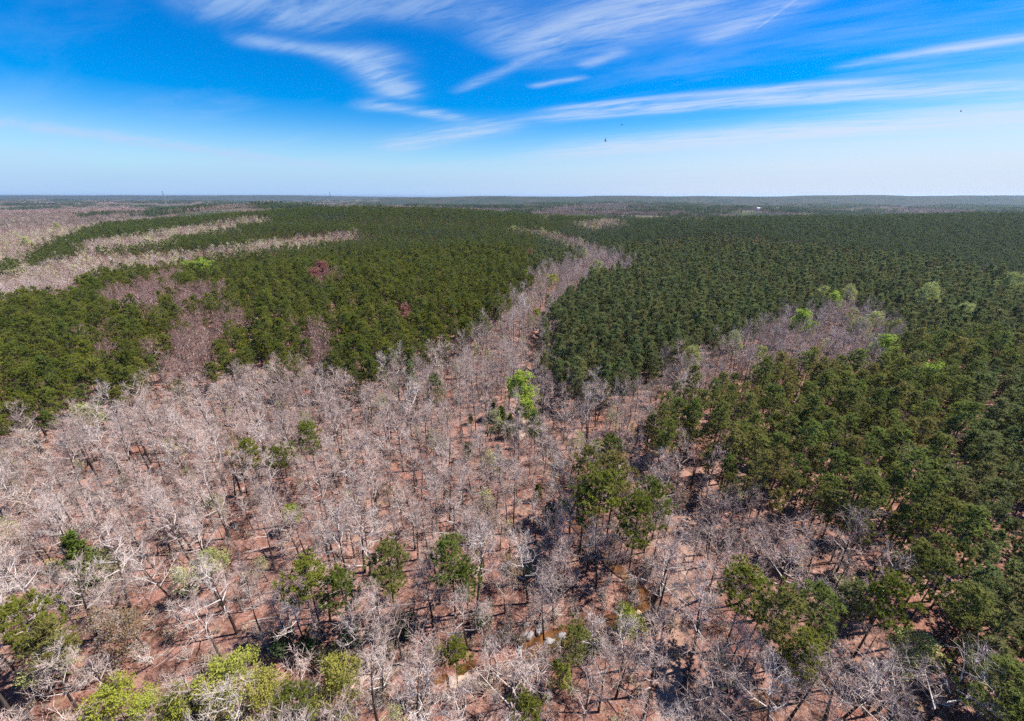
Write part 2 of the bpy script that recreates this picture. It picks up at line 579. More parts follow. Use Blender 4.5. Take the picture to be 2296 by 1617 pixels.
def make_bare(seed, H=18.0, Rc=4.2, twig='twig', leaf=None, nleaf=0, leafsize=.22, far=False, tw=.055, fork=None, thin=1.0):
    r = random.Random(seed)
    t, c = MB(), MB()
    fork = fork or r.uniform(.32, .5)
    lean = Vector((r.uniform(-.06, .06), r.uniform(-.06, .06), 1))
    n = 5 if not far else 3
    pts = []
    w1, w2 = r.uniform(0, 6), r.uniform(0, 6)
    TH = H * .86
    for k in range(n + 3):
        q = k / (n + 2)
        pts.append(Vector((lean.x * TH * q + .25 * math.sin(w1 + 4 * q), lean.y * TH * q + .25 * math.sin(w2 + 3.4 * q), TH * q)) - Vector((.25 * math.sin(w1), .25 * math.sin(w2), .5 if k == 0 else 0)))
    r0 = (.17 + .011 * H) * .72 * thin
    def trunk_at(q):
        f = q * (n + 2)
        i = min(int(f), n + 1)
        return pts[i].lerp(pts[i + 1], f - i)
    t.tube(pts, [max(.02, r0 * (1 - .96 * k / (n + 2))) for k in range(n + 3)], 4 if far else 6)
    tips = []
    nl = r.randint(8, 11) if not far else 7
    ang = r.uniform(0, 6.28)
    Lmul = Rc / 4.2
    def bend(p, d, L, up, wob):
        m = p + d * L * .5 + rv(r) * wob * L
        d2 = (d + Vector((0, 0, up))).normalized()
        return [p, m, m + d2 * L * .5 + rv(r) * wob * .5 * L]
    for k in range(nl):
        q = fork + (1 - fork) * (k + r.random() * .7) / nl
        ang += 2.4 + r.uniform(-.6, .6)
        el = .35 + .75 * (q - fork) / (1 - fork) + r.uniform(-.15, .2)
        d = Vector((math.cos(ang) * math.cos(el), math.sin(ang) * math.cos(el), math.sin(el)))
        L = (4.4 - 2.2 * (q - fork) / (1 - fork)) * Lmul * r.uniform(.75, 1.2)
        p = trunk_at(q)
        seg = bend(p, d, L, .35, .10)
        lr = r0 * .46 * (1.15 - q * .6)
        c.tube(seg, [lr, lr * .55, lr * .14], 3 if far else 4, 0)
        ns = 4 if far else 7
        for j in range(ns):
            f = .3 + .7 * (j + r.random()) / ns
            b = seg[0].lerp(seg[1], f * 2) if f < .5 else seg[1].lerp(seg[2], f * 2 - 1)
            sd_ = (d * .7 + rv(r, .3) * .9).normalized()
            sl = L * r.uniform(.32, .55) * (1.15 - f * .4)
            s2 = bend(b, sd_, sl, .3, .12)
            if far:
                c.blade(s2[0], (s2[2] - s2[0]).normalized(), sl, .10, rv(r), 1)
            else:
                c.tube(s2, [lr * .36, lr * .22, lr * .06], 3, 0 if r.random() < .75 else 1)
            nt = 5 if far else 6
            for i in range(nt):
                g = .2 + .8 * (i + r.random()) / nt
                tb = s2[0].lerp(s2[1], g * 2) if g < .5 else s2[1].lerp(s2[2], g * 2 - 1)
                td = (sd_ * .8 + rv(r, .35)).normalized()
                tl = r.uniform(.8, 1.7) * (Lmul ** .5)
                c.blade(tb, td, tl, tw * (2.4 if far else 1), rv(r), 1)
                tips.append(tb + td * tl)
                if not far:
                    for h in range(1 + (seed + 1) % 2):
                        kb = tb + td * tl * r.uniform(.25, .85)
                        kd = (td + rv(r, .15) * .9).normalized()
                        kl = tl * r.uniform(.4, .7)
                        c.blade(kb, kd, kl, tw * .8, rv(r), 1)
                        if h == 0: tips.append(kb + kd * kl)
    mats = [M['limb'], M[twig]]
    parts = {}
    if leaf:
        mats.append(M[leaf])
        if nleaf:
            for k in range(nleaf):
                p = r.choice(tips) + rv(r) * r.uniform(0, .8)
                a = rv(r) * leafsize * r.uniform(.7, 1.3)
                b = a.cross(rv(r))
                c.quad(p, a, b.normalized() * leafsize * .7 if b.length > .01 else Vector((0, 0, leafsize)), 2)
    return {'trunk': t.mesh('tree_trunk', [M['bark']]), 'crown': c.mesh('tree_crown', mats)}

def make_cedar(seed, H=10.0, Rc=2.6, needle='cedar', nb=1700):
    r = random.Random(seed)
    t, c = MB(), MB()
    t.tube([Vector((0, 0, -.4)), Vector((.05, 0, H * .5)), Vector((.1, .05, H * .93))], [.16, .1, .02], 6)
    lobes = []
    for k in range(26):
        q = (k + .5) / 26
        rr = Rc * (1 - q ** 1.35) * r.uniform(.7, 1.15) + .2
        a = k * 2.4 + r.uniform(-.4, .4)
        lobes.append((Vector((math.cos(a) * rr * .6, math.sin(a) * rr * .6, .5 + q * (H - .8))), rr * .55 + .25, Vector((math.cos(a), math.sin(a), .55)).normalized()))
    for k in range(nb):
        b, s, d = r.choice(lobes)
        p = b + rv(r) * s * r.uniform(.3, 1)
        c.blade(p, (d + rv(r, .2) * .9).normalized(), r.uniform(.45, .95), .26, rv(r), 0)
    for b, s, d in lobes:
        c.tube([Vector((0, 0, b.z - .3)), b], [.03, .01], 3, 1)
    return {'trunk': t.mesh('cedar_trunk', [M['bark']]), 'crown': c.mesh('cedar_crown', [M[needle], M['bark']])}

def make_shrub(seed, Rc=1.8, leaf='ever', n=420, twiggy=False):
    r = random.Random(seed)
    t, c = MB(), MB()
    for k in range(7):
        a = r.uniform(0, 6.28)
        e = Vector((math.cos(a) * Rc * r.uniform(.3, .75), math.sin(a) * Rc * r.uniform(.3, .75), Rc * r.uniform(.9, 1.6)))
        m = e * .5 + rv(r) * .15
        t.tube([Vector((0, 0, -.2)), m, e], [.05, .035, .01], 3)
        for j in range(14):
            p = m.lerp(e, r.random())
            t.blade(p, rv(r, .7), Rc * r.uniform(.3, .8), .05, rv(r))
        for j in range(n // 7):
            p = m.lerp(e, r.uniform(.1, 1.15)) + rv(r) * Rc * r.uniform(.05, .48)
            p.z = max(p.z, .1)
            a_ = rv(r) * r.uniform(.10, .2)
            b_ = a_.cross(rv(r))
            c.quad(p, a_, b_.normalized() * .12 if b_.length > .01 else Vector((0, 0, .1)), 0)
    return {'stem': t.mesh('shrub_stem', [M['limb'] if twiggy else M['bark']]), 'foliage': c.mesh('shrub_foliage', [M[leaf]])}

def joined(parts, name):
    v, f, i, mats = [], [], [], []
    for me in parts.values():
        b0, m0 = len(v), len(mats)
        v += [tuple(p.co) for p in me.vertices]
        f += [tuple(b0 + k for k in p.vertices) for p in me.polygons]
        i += [m0 + p.material_index for p in me.polygons]
        mats += list(me.materials)
    return mesh_np(name, v, f, mats, i)

PINE = {}
for key, needle, H, cf, Rc, nl in (('left', 'pine_left', 21, .50, 3.7, 30), ('mid', 'pine_mid', 23, .43, 3.3, 28), ('right', 'pine_right', 18, .58, 2.4, 27), ('young', 'pine_young', 5.5, .9, 1.5, 16)):
    PINE[key] = [make_pine(100 + 7 * k + len(key), H * (1 + .10 * ((k % 3) - 1)), cf * (1 + .16 * ((k % 2) * 2 - 1)), Rc * (1 + .13 * ((k * 3 % 5) - 2)), needle, nl,
                           bl=.80 if key != 'young' else .55, bw=.17 if key != 'young' else .18, dense=(.9, .8, .95, .72, .86)[k]) for k in range(5)]
HERO = [make_pine(200 + k, 22 + k % 2, .42, 5.0 - .2 * (k % 3), ('pine_left', 'pine_mid')[k % 2], 46, 20, .85, .18, dense=.86) for k in range(5)]
BARE = {'grey': [make_bare(300 + k, (19, 22, 16, 20, 18, 21, 15, 20, 17, 22, 18, 13)[k], (4.6, 3.4, 5.2, 5.6, 3.8, 4.9, 4.4, 2.9, 5.8, 4.2, 5.0, 4.0)[k], fork=(.35, .55, .28, .40, .5, .33, .25, .6, .30, .45, .38, .22)[k], tw=(.045, .04, .05)[k % 3]) for k in range(12)],
        'brown': [make_bare(330 + k, 20 + (k % 3), 4.0, 'twig2', fork=.45) for k in range(4)],
        'sap': [make_bare(350 + k, 10 + k, 1.9, far=False, thin=.5) for k in range(3)],
        'bud': [make_bare(370 + k, 15, 3.8, 'twig', 'palebud', 600, .2) for k in range(3)],
        'tan': [make_bare(380 + k, 13, 3.2, 'twig', 'tanbud', 600, .2) for k in range(2)]}
LIME = [make_bare(400 + k, 19 + k, 6.0 + .4 * k, 'twig', 'lime', 6500, .28, fork=.4) for k in range(3)]
YELL = [make_bare(420 + k, 14 + k, 5.2, 'twig', 'yellow', 6000, .19, fork=.3) for k in range(3)]
PALE = [make_bare(430 + k, 18 + k, 6.0, 'twig', 'palebud', 4600, .23, fork=.4) for k in range(3)]
TAN = [make_bare(440 + k, 12, 4.2, 'twig', 'tanbud', 2000, .19) for k in range(2)]
RED = [make_bare(450 + k, 20, 5.6, 'twig2', 'redbud', 4200, .25, fork=.45) for k in range(2)]
CEDAR = [make_cedar(460 + k, 10 + k, 2.5 + .3 * k) for k in range(3)]
SHRUB = {'ever': [make_shrub(470 + k, 1.9, 'ever', 500) for k in range(3)], 'tan': [make_shrub(480 + k, 1.8, 'tanbud', 120, True) for k in range(3)], 'twig': [make_shrub(485 + k, 1.7, 'tanbud', 14, True) for k in range(3)], 'yel': [make_shrub(490 + k, 1.9, 'yellow', 320, True) for k in range(2)]}
FARPINE = [joined(make_pine(500 + k, 19, .60, 3.2, 'pine_far_a' if k < 2 else 'pine_far_b', 16, 9, 1.2, .42, True), 'far_pine') for k in range(4)]
FARBARE = [joined(make_bare(520 + k, 17, 4.4, 'twig' if k < 3 else 'twig2', 'palebud' if k == 2 else None, (0, 0, 90, 0)[k], .40, far=True), 'far_bare') for k in range(4)]
def clump(seed, fn, n, span):
    r = random.Random(seed)
    v, f, i, mats = [], [], [], []
    for k in range(n):
        me = fn[r.randrange(len(fn))]
        a, s = r.uniform(0, 6.28), r.uniform(.8, 1.2)
        ox, oy = r.uniform(-span, span), r.uniform(-span, span)
        ca, sa = math.cos(a) * s, math.sin(a) * s
        b0 = len(v)
        v += [(p.co.x * ca - p.co.y * sa + ox, p.co.x * sa + p.co.y * ca + oy, p.co.z * s) for p in me.vertices]
        for p in me.polygons:
            f.append(tuple(b0 + q for q in p.vertices))
            mt = me.materials[p.material_index]
            if mt not in mats: mats.append(mt)
            i.append(mats.index(mt))
    return mesh_np('far_clump', v, f, mats, i)
VFARP = [joined(make_pine(540 + k, 18, .6, 3.6, 'pine_far_b', 6, 4, 2.2, 1.5, True), 'vf') for k in range(2)]
VFARB = [joined(make_bare(560 + k, 15, 4.4, 'twig' if k else 'twig2', far=True), 'vb') for k in range(2)]
CLP = [clump(600 + k, VFARP, 26, 20) for k in range(2)]
CLB = [clump(610 + k, VFARB, 14, 20) for k in range(2)]

# ------------------------------------------------------------------ ground sheet
def polar_sheet(name, radii, az, m, z_off=0.0, hf=height):
    A, Rr = np.meshgrid(az, radii)
    x, y = np.sin(A) * Rr, np.cos(A) * Rr
    z = hf(x.ravel(), y.ravel()) + z_off
    na, nr = len(az), len(radii)
    v = np.column_stack([x.ravel(), y.ravel(), z])
    idx = np.arange(nr * na).reshape(nr, na)
    q = np.stack([idx[:-1, :-1], idx[:-1, 1:], idx[1:, 1:], idx[1:, :-1]], -1).reshape(-1, 4)
    me = bpy.data.meshes.new(name)
    me.vertices.add(len(v))
    me.vertices.foreach_set('co', v.ravel())
    me.loops.add(q.size)
    me.loops.foreach_set('vertex_index', q[:, ::-1].ravel())
    me.polygons.add(len(q))
    me.polygons.foreach_set('loop_start', np.arange(0, q.size, 4))
    me.polygons.foreach_set('loop_total', np.full(len(q), 4))
    me.polygons.foreach_set('use_smooth', np.ones(len(q), bool))
    me.materials.append(m)
    me.update(calc_edges=True)
    me.validate()
    return tag(obj(name, me), kind='structure')
front = np.radians(np.concatenate([np.linspace(-180, -72, 40)[:-1], np.linspace(-72, 72, 420), np.linspace(72, 180, 40)[1:]]))
radii = np.concatenate([[.5], np.linspace(8, 36, 10), np.linspace(37.3, 260, 190), np.geomspace(264, 1400, 70)])
polar_sheet('forest_floor', radii, front, M['ground'])
polar_sheet('far_plain', np.geomspace(1400, 40000, 90), np.radians(np.concatenate([np.linspace(-180, -72, 40)[:-1], np.linspace(-72, 72, 300), np.linspace(72, 180, 40)[1:]])), M['far'])

# far blue ridge on the horizon
def ridge(name, u0, u1, dist, prof, depth=900):
    n = 120
    v, f = [], []
    for k in range(n + 1):
        q = k / n
        u = u0 + (u1 - u0) * q
        a = math.atan2((u - PW / 2) / FD, CP + (PH / 2 - 437) / FD * SP)
        h = prof(q, u)
        for dd, hh in ((-depth, -60), (-depth * .45, h * .55), (0, h), (depth * .6, h * .5), (depth, -60)):
            rr = (dist + dd) / math.cos(a)
            v.append((math.sin(a) * rr, math.cos(a) * rr, hh))
    for k in range(n):
        for j in range(4):
            a_, b_ = k * 5 + j, (k + 1) * 5 + j
            f.append((a_, b_, b_ + 1, a_ + 1))
    return tag(obj(name, mesh_np(name, v, f, [M['ridge']], smooth_=True)), kind='structure')
ridge('far_hills', 850, 2700, 4600, lambda q, u: 60 + 23 * smooth(np.array(u), 880, 1150) * (.45 + 1.1 * float(fbm(u / 110., 3.3, 31, 5))) * (.82 + .35 * smooth(np.array(u), 1700, 2200)))
ridge('far_hills', -300, 970, 9000, lambda q, u: 50 + (28 + 20 * float(fbm(u / 90., 7.7, 37, 5))) * (1 - float(smooth(np.array(u), 620, 960))))

# ------------------------------------------------------------------ creek, track
def ribbon(name, P, wid, m, zf, kind='structure', cross=3):
    v, f = [], []
    n = len(P)
    for k in range(n):
        t = P[min(k + 1, n - 1)] - P[max(k - 1, 0)]
        t = t / (np.linalg.norm(t) + 1e-9)
        nrm = np.array([-t[1], t[0]])
        w_ = wid(k)
        for j in range(cross):
            s = -1 + 2 * j / (cross - 1)
            p = P[k] + nrm * s * w_
            v.append((p[0], p[1], zf(p[0], p[1], k, s)))
    for k in range(n - 1):
        for j in range(cross - 1):
            a = k * cross + j
            f.append((a, a + 1, a + cross + 1, a + cross))
    return tag(obj(name, mesh_np(name, v, f, [m], smooth_=True)), kind=kind)
zc = base_height(creek[:, 0], creek[:, 1])
kf = int(np.argmin(np.hypot(*(creek - np.array(place(1165, 1457)[:2])).T)))
zc = np.convolve(np.pad(zc, 6, 'edge'), np.ones(13) / 13, 'valid')
zlev = np.minimum.accumulate(zc[::-1])[::-1] - 1.35
zlev[:kf] -= .35
zlev = np.minimum(zlev, zc - 1.2)
creek_u = np.array([float(project(p[0], p[1], 0)[0]) for p in creek])
pool = np.exp(-((np.arange(len(creek)) - kf + 6) / 9.0) ** 2) + .7 * np.exp(-((np.arange(len(creek)) - kf - 24) / 4.0) ** 2)
def creek_w(k):
    return (1.9 if k < kf + 18 else 1.1) + .4 * math.sin(k * .7) + 1.9 * float(pool[k])
ribbon('creek', creek, creek_w, M['water'], lambda x, y, k, s: float(zlev[k]))
# the little fall
fp, ft = creek[kf], creek[min(kf + 1, len(creek) - 1)] - creek[kf - 1]
ft = np.array([.22, .975])
mb = MB()
rr = random.Random(3)
for k in range(60):
    s = rr.uniform(-.45, .45)
    q0 = rr.uniform(-.2, .8)
    p = Vector((fp[0] + ft[0] * (1.0 - 2.4 * q0) - ft[1] * s, fp[1] + ft[1] * (1.0 - 2.4 * q0) + ft[0] * s, zlev[kf] + .45 - .75 * q0))
    a_ = Vector((-ft[0], -ft[1], -.5)) * rr.uniform(.2, .45)
    b_ = Vector((-ft[1], ft[0], rr.uniform(-.4, .4))) * rr.uniform(.04, .10)
    mb.quad(p, a_, b_)
tag(obj('waterfall', mb.mesh('waterfall', [M['foam']])), 'small white waterfall foaming where the brown creek drops at the bottom of the picture', 'waterfall')
TRACK_PX = [(1548, 1150), (1540, 1200), (1532, 1260), (1525, 1320), (1520, 1380), (1512, 1450), (1500, 1530), (1485, 1640)]
track = catmull(np.array([ground_hit(*p)[:2] for p in TRACK_PX]), 10)
ribbon('dirt_track', track, lambda k: 1.9 + .4 * math.sin(k * .9), M['track'], lambda x, y, k, s: hz(x, y) + .05 + .03 * (1 - abs(s)), cross=5)

# ------------------------------------------------------------------ layout map of the woods (where each kind of wood grows)
POLY = [   # kind, outline (places in the picture of the tree crowns)
    ('R', [(1180, 560), (1300, 500), (1500, 470), (2600, 470), (2600, 900), (2100, 800), (1900, 800), (1640, 800), (1500, 860), (1300, 900), (1200, 760), (1230, 690)]),
    ('M', [(1440, 960), (1480, 890), (1640, 800), (1900, 770), (2300, 760), (2800, 800), (2800, 1900), (2350, 1700), (2180, 1500), (2080, 1400), (2010, 1290), (1950, 1190), (1850, 1180), (1780, 1130), (1700, 1100), (1600, 1050), (1540, 1010)]),
    ('R', [(2190, 830), (2700, 760), (2700, 1700), (2330, 1700), (2170, 1420), (2180, 1200), (2130, 1080)]),
    # foreground hardwoods and the creek bottom
    ('B', [(-600, 960), (0, 945), (150, 905), (300, 865), (400, 855), (520, 835), (560, 812), (700, 830), (830, 850), (880, 805), (960, 790), (1010, 765), (1060, 735), (1110, 700), (1150, 670), (1185, 640),
           (1205, 600), (1250, 585), (1290, 585), (1290, 560), (1230, 530), (1130, 518), (1130, 512), (1200, 520), (1270, 535), (1340, 560), (1400, 578), (1440, 585), (1430, 600), (1340, 612), (1300, 640), (1280, 660),
           (1240, 690), (1222, 715), (1240, 760), (1232, 800), (1250, 850), (1300, 868), (1360, 860), (1440, 830), (1520, 800), (1590, 768), (1680, 740), (1740, 705), (1830, 690), (1900, 670), (1960, 690), (2030, 720),
           (2020, 800), (1950, 826), (1870, 820), (1780, 812), (1690, 846), (1590, 890), (1510, 912), (1445, 950), (1460, 1000), (1540, 1010), (1600, 1055), (1700, 1110), (1780, 1140), (1850, 1190), (1950, 1200),
           (2010, 1300), (2080, 1400), (2180, 1500), (2330, 1680), (2400, 2600), (-600, 2600)]),
    # pines standing out of the hardwoods on the creek's far bank
    ('M', [(1500, 880), (1600, 870), (1640, 950), (1590, 1010), (1510, 1010), (1470, 950)]),
    # purple-brown leafless patches in the left stand
    ('D', [(225, 660), (290, 642), (340, 625), (395, 604), (425, 612), (380, 655), (325, 690), (262, 694), (240, 680)]),
    ('D', [(386, 658), (430, 640), (492, 642), (500, 655), (470, 685), (420, 704), (380, 694)]),
    ('D', [(340, 785), (375, 750), (405, 722), (480, 702), (562, 684), (570, 712), (505, 736), (478, 760), (455, 795), (475, 840), (420, 862), (370, 835), (340, 842), (318, 805)]),
    ('D', [(684, 742), (712, 724), (740, 714), (752, 780), (728, 815), (694, 818)]),
    ('D', [(694, 612), (747, 603), (752, 636), (700, 645)]),
    ('D', [(205, 768), (236, 748), (262, 752), (276, 788), (232, 806)]),
    ('D', [(100, 644), (168, 630), (176, 656), (110, 666)]),
    # pale strips of hardwood in the hollows on the left
    ('B', [(-400, 640), (0, 620), (110, 586), (215, 562), (245, 600), (190, 642), (60, 664), (-400, 715)]),
    ('B', [(225, 574), (420, 566), (500, 552), (600, 542), (700, 527), (805, 514), (812, 546), (700, 554), (600, 565), (520, 576), (440, 592), (330, 608), (235, 610)]),
    ('B', [(175, 548), (300, 526), (430, 508), (560, 487), (604, 485), (600, 504), (500, 521), (400, 540), (320, 556), (240, 568), (175, 580)]),
    ('V', [(-400, 480), (80, 468), (250, 461), (345, 464), (270, 492), (240, 506), (150, 538), (115, 556), (70, 584), (0, 612), (-400, 650)]),
    ('P', [(165, 476), (260, 470), (265, 480), (180, 487)]),
    ('P', [(-200, 500), (40, 498), (45, 504), (-200, 508)]),
    # creek valley beyond
    ('V', [(1130, 512), (1200, 517), (1290, 534), (1350, 558), (1420, 580), (1430, 600), (1345, 604), (1295, 566), (1235, 541), (1185, 527), (1130, 520)]),
    ('V', [(1265, 500), (1390, 492), (1410, 512), (1320, 522)]),
    ('V', [(1190, 484), (1230, 468), (1290, 457), (1325, 461), (1290, 482), (1220, 494)]),
    ('Y', [(900, 524), (960, 524), (1080, 532), (1060, 536), (920, 531)]),
    ('Y', [(700, 486), (790, 486), (790, 496), (720, 498)]),
    ('V', [(1400, 488), (1600, 490), (1700, 484), (1900, 482), (2300, 476), (2600, 474), (2600, 482), (2000, 486), (1600, 498), (1400, 498)]),
]
GAPS = [ # bare rides between the pines, given as ground lines (picture places) with half width in m
    ([(2235, 880), (2200, 930), (2160, 990), (2110, 1060), (2085, 1110)], 1.3),
    ([(2310, 1180), (2285, 1330), (2300, 1500)], 3.0),
]
gaps = [(np.array([ground_hit(*p)[:2] for p in L]), w_) for L, w_ in GAPS]
def inside(u, w, P):
    P = np.array(P, float)
    c = np.zeros(u.shape, bool)
    j = len(P) - 1
    for i in range(len(P)):
        (xi, yi), (xj, yj) = P[i], P[j]
        cond = (yi > w) != (yj > w)
        c ^= cond & (u < (xj - xi) * (w - yi) / (yj - yi + 1e-12) + xi)
        j = i
    return c
CODES = 'LRMBDVYP'
def classify(x, y, top):
    """which wood grows here: L left pines, M near pines, R dense plantation, B hardwood, D brown hardwood, V valley wood, Y young pine, P pine, '-' none"""
    u, w, dep = project(x, y, base_height(x, y) + top)
    g = np.random.default_rng(3)
    u = u + g.normal(0, 12, u.shape) + 50 * (fbm(x / 26, y / 26, 61, 2) - .5) * np.clip(200 / dep, .15, 1.5)
    w = w + g.normal(0, 5.5, u.shape) * np.clip(150 / dep, .15, 2.5)
    k = np.full(u.shape, 'L', '<U1')
    for c, P in POLY:
        k[inside(u, w, P)] = c
    rad = np.hypot(x, y)
    k[(rad < 80) & (k == 'L')] = 'B'
    far = rad > 1250
    if far.any():
        n1 = fbm(x[far] / 420, y[far] / 240, 41)
        n2 = fbm(x[far] / 160, y[far] / 160, 47, 3)
        kk = np.where(n1 > .475, 'V', 'P')
        kk = np.where((n2 > .625), '-', kk)
        keepL = (k[far] == 'V')
        kk = np.where(keepL & (n2 < .66), 'V', kk)
        k[far] = kk
    k[k == 'P'] = 'R'
    for G, hw in gaps:
        near = np.hypot(x, y) < 420
        d = np.full(x.shape, 1e9)
        d[near] = poly_dist(x[near], y[near], G)
        k[d < hw] = '-'
    return k, u, w, dep
def grid(sp, r0, r1, seed, ang=.2, jit=.42):
    g = np.random.default_rng(seed)
    n = int(r1 / sp) + 2
    a, b = np.meshgrid(np.arange(-n, n + 1), np.arange(-n, n + 1))
    a = a.ravel() + g.uniform(-jit, jit, a.size)
    b = b.ravel() + g.uniform(-jit, jit, b.size)
    x, y = sp * (a * math.cos(ang) - b * math.sin(ang)), sp * (a * math.sin(ang) + b * math.cos(ang))
    r = np.hypot(x, y)
    az = np.abs(np.degrees(np.arctan2(x, y)))
    k = (r >= r0) & (r < r1) & (az < np.where(r < 160, 82, 62)) & (y > 4)
    return x[k], y[k]
near_creek = lambda x, y, d: poly_dist(x, y, creek) < d

items = {'pine': [], 'bare': []}         # (x, y, z, proto key, variant, scale, rotation, depth-in-picture size, u, w)
def add(kind, x, y, key, nvar, smin, smax, hgt, seed):
    g = np.random.default_rng(seed)
    z = height(x, y) - .05
    s = g.uniform(smin, smax, x.size)
    u, w, dep = project(x, y, z + hgt * .7)
    for i in range(x.size):
        items[kind].append((x[i], y[i], z[i], key, int(g.integers(nvar)), s[i], g.uniform(0, 6.28), FD * hgt * s[i] / dep[i], u[i], w[i]))
F1, F2, F3 = 560, 1250, 1250
# pines, near and middle distance
for key, code, sp, top, s0, s1, hg in (('left', 'L', 5.3, 16, .68, 1.18, 21), ('mid', 'M', 4.7, 16, .68, 1.15, 22), ('right', 'R', 4.2, 14, .78, 1.22, 18), ('young', 'Y', 3.0, 4, .8, 1.3, 5)):
    x, y = grid(sp, 20, F1, 20 + ord(code), .25 if code != 'R' else .12, .40 if code != 'R' else .3)
    k, u, w, d = classify(x, y, top)
    ok = (k == code) & (rng.random(x.size) < np.where(fbm(x / 30, y / 30, 71, 3) > .66, .65, .96) * (1 if code != 'M' else .93))
    ok &= ~near_creek(x, y, 5)
    add('pine', x[ok], y[ok], key, 5, s0, s1, hg, 60 + ord(code))
# hardwoods
x, y = grid(5.2, 16, F1, 77)
k, u, w, d = classify(x, y, 14)
for key, sel, nv, s0, s1 in (('grey', (k == 'B') | (k == 'V'), 12, .62, 1.22), ('brown', k == 'D', 4, .85, 1.15)):
    ok = sel & ~near_creek(x, y, 1.9) & (poly_dist(x, y, track) > 2.2)
    ok &= rng.random(x.size) < .90
    add('bare', x[ok], y[ok], key, nv, s0, s1, 18, 81)
x, y = grid(5.6, 16, 330, 78, .5)
k, u, w, d = classify(x, y, 8)
ok = np.isin(k, ['B', 'D']) & ~near_creek(x, y, 3) & (poly_dist(x, y, track) > 1.8) & (rng.random(x.size) < .68)
sap_xy = x[ok], y[ok]
x, y = grid(17, 16, F1, 79, .9)
k, u, w, d = classify(x, y, 12)
ok = np.isin(k, ['B', 'V']) & ~near_creek(x, y, 3)
half = rng.random(x.size) < .6
add('bare', x[ok & half], y[ok & half], 'bud', 3, .5, .95, 15, 83)
add('bare', x[ok & ~half], y[ok & ~half], 'tan', 2, .4, .9, 13, 84)
x, y = grid(13, 60, F1, 85, 1.2)                                    # odd hardwoods inside the pines
k, u, w, d = classify(x, y, 14)
pk = rng.random(x.size)
ok = ((k == 'L') & (pk < .35)) | ((k == 'M') & (pk < .35))
add('bare', x[ok], y[ok], 'brown', 4, .75, 1.0, 18, 86)
ok = (k == 'M') & (pk > .85)
add('bare', x[ok], y[ok], 'grey', 12, .8, 1.1, 18, 88)
ok = (k == 'R') & (rng.random(x.size) < .08)
add('bare', x[ok], y[ok], 'brown', 4, .8, .95, 18, 87)

print('pines', len(items['pine']), 'bare', len(items['bare']), 'saplings', sap_xy[0].size)

# ------------------------------------------------------------------ instanced masses
def instancer(name, pts, idx, rot, scl, meshes, label, cat):
    coll = bpy.data.collections.new(name + '_kinds')
    for k, me in enumerate(meshes):
        coll.objects.link(bpy.data.objects.new('kind_%03d' % k, me))
    me = bpy.data.meshes.new(name)
    n = len(pts)
    me.vertices.add(n)
    me.vertices.foreach_set('co', np.asarray(pts, float).ravel())
    a = me.attributes.new('which', 'INT', 'POINT'); a.data.foreach_set('value', np.asarray(idx, np.int32))
    a = me.attributes.new('turn', 'FLOAT_VECTOR', 'POINT'); a.data.foreach_set('vector', np.asarray(rot, float).ravel())
    a = me.attributes.new('size', 'FLOAT_VECTOR', 'POINT'); a.data.foreach_set('vector', np.asarray(scl, float).ravel())
    o = obj(name, me)
    ng = bpy.data.node_groups.new(name, 'GeometryNodeTree')
    ng.interface.new_socket('Geometry', in_out='INPUT', socket_type='NodeSocketGeometry')
    ng.interface.new_socket('Geometry', in_out='OUTPUT', socket_type='NodeSocketGeometry')
    N = ng.nodes.new
    gi, go = N('NodeGroupInput'), N('NodeGroupOutput')
    ci = N('GeometryNodeCollectionInfo')
    ci.inputs['Collection'].default_value = coll
    ci.inputs['Separate Children'].default_value = True
    ci.inputs['Reset Children'].default_value = True
    ip = N('GeometryNodeInstanceOnPoints')
    ip.inputs['Pick Instance'].default_value = True
    def attr(nm, ty):
        q = N('GeometryNodeInputNamedAttribute')
        q.data_type = ty
        q.inputs['Name'].default_value = nm
        return q.outputs[0]
    er = N('FunctionNodeEulerToRotation')
    L = ng.links.new
    L(gi.outputs[0], ip.inputs['Points'])
    L(ci.outputs[0], ip.inputs['Instance'])
    L(attr('which', 'INT'), ip.inputs['Instance Index'])
    L(attr('turn', 'FLOAT_VECTOR'), er.inputs[0])
    L(er.outputs[0], ip.inputs['Rotation'])
    L(attr('size', 'FLOAT_VECTOR'), ip.inputs['Scale'])
    L(ip.outputs[0], go.inputs[0])
    md = o.modifiers.new('plants', 'NODES')
    md.node_group = ng
    return tag(o, label, cat, kind='stuff')

# ------------------------------------------------------------------ landmark trees (each seen singly in the photograph)
LAND = []        # (u, w, phrase) places other labels may refer to
taken = []
def grow(name, parts, at, label, cat, s=1.0, rz=None, ref=None, group=None, sz=None):
    """a tree rooted where the picture shows its foot"""
    x, y, z = place(*at)
    return grow_xyz(name, parts, (x, y, z - .05), label, cat, s, rz, ref, group, sz)
_gr = random.Random(99)
def grow_xyz(name, parts, p, label, cat, s=1.0, rz=None, ref=None, group=None, sz=None):
    e = obj(name, None, loc=p, rot=(0, 0, _gr.uniform(0, 6.28) if rz is None else rz), scale=(s, s, sz or s))
    e.empty_display_size = .5
    for k, me in parts.items():
        obj(k, me, e)
    tag(e, label, cat, group)
    if ref:
        u, w, d = project(p[0], p[1], p[2] + 10)
        LAND.append((float(u), float(w), ref))
    taken.append((p[0], p[1], (5.5 if group == G3 else 6.5) if group in (G3, G4) else 5.0 if cat == 'cedar' else 3.0))
    return e
def foot(u, w, h):
    """foot point in the picture of a tree whose crown centre, h metres up, shows at (u, w)"""
    x, y, z = ground_hit(u, w, lambda a, b: float(base_height(a, b)), h)
    return x, y, hz(x, y) - .05
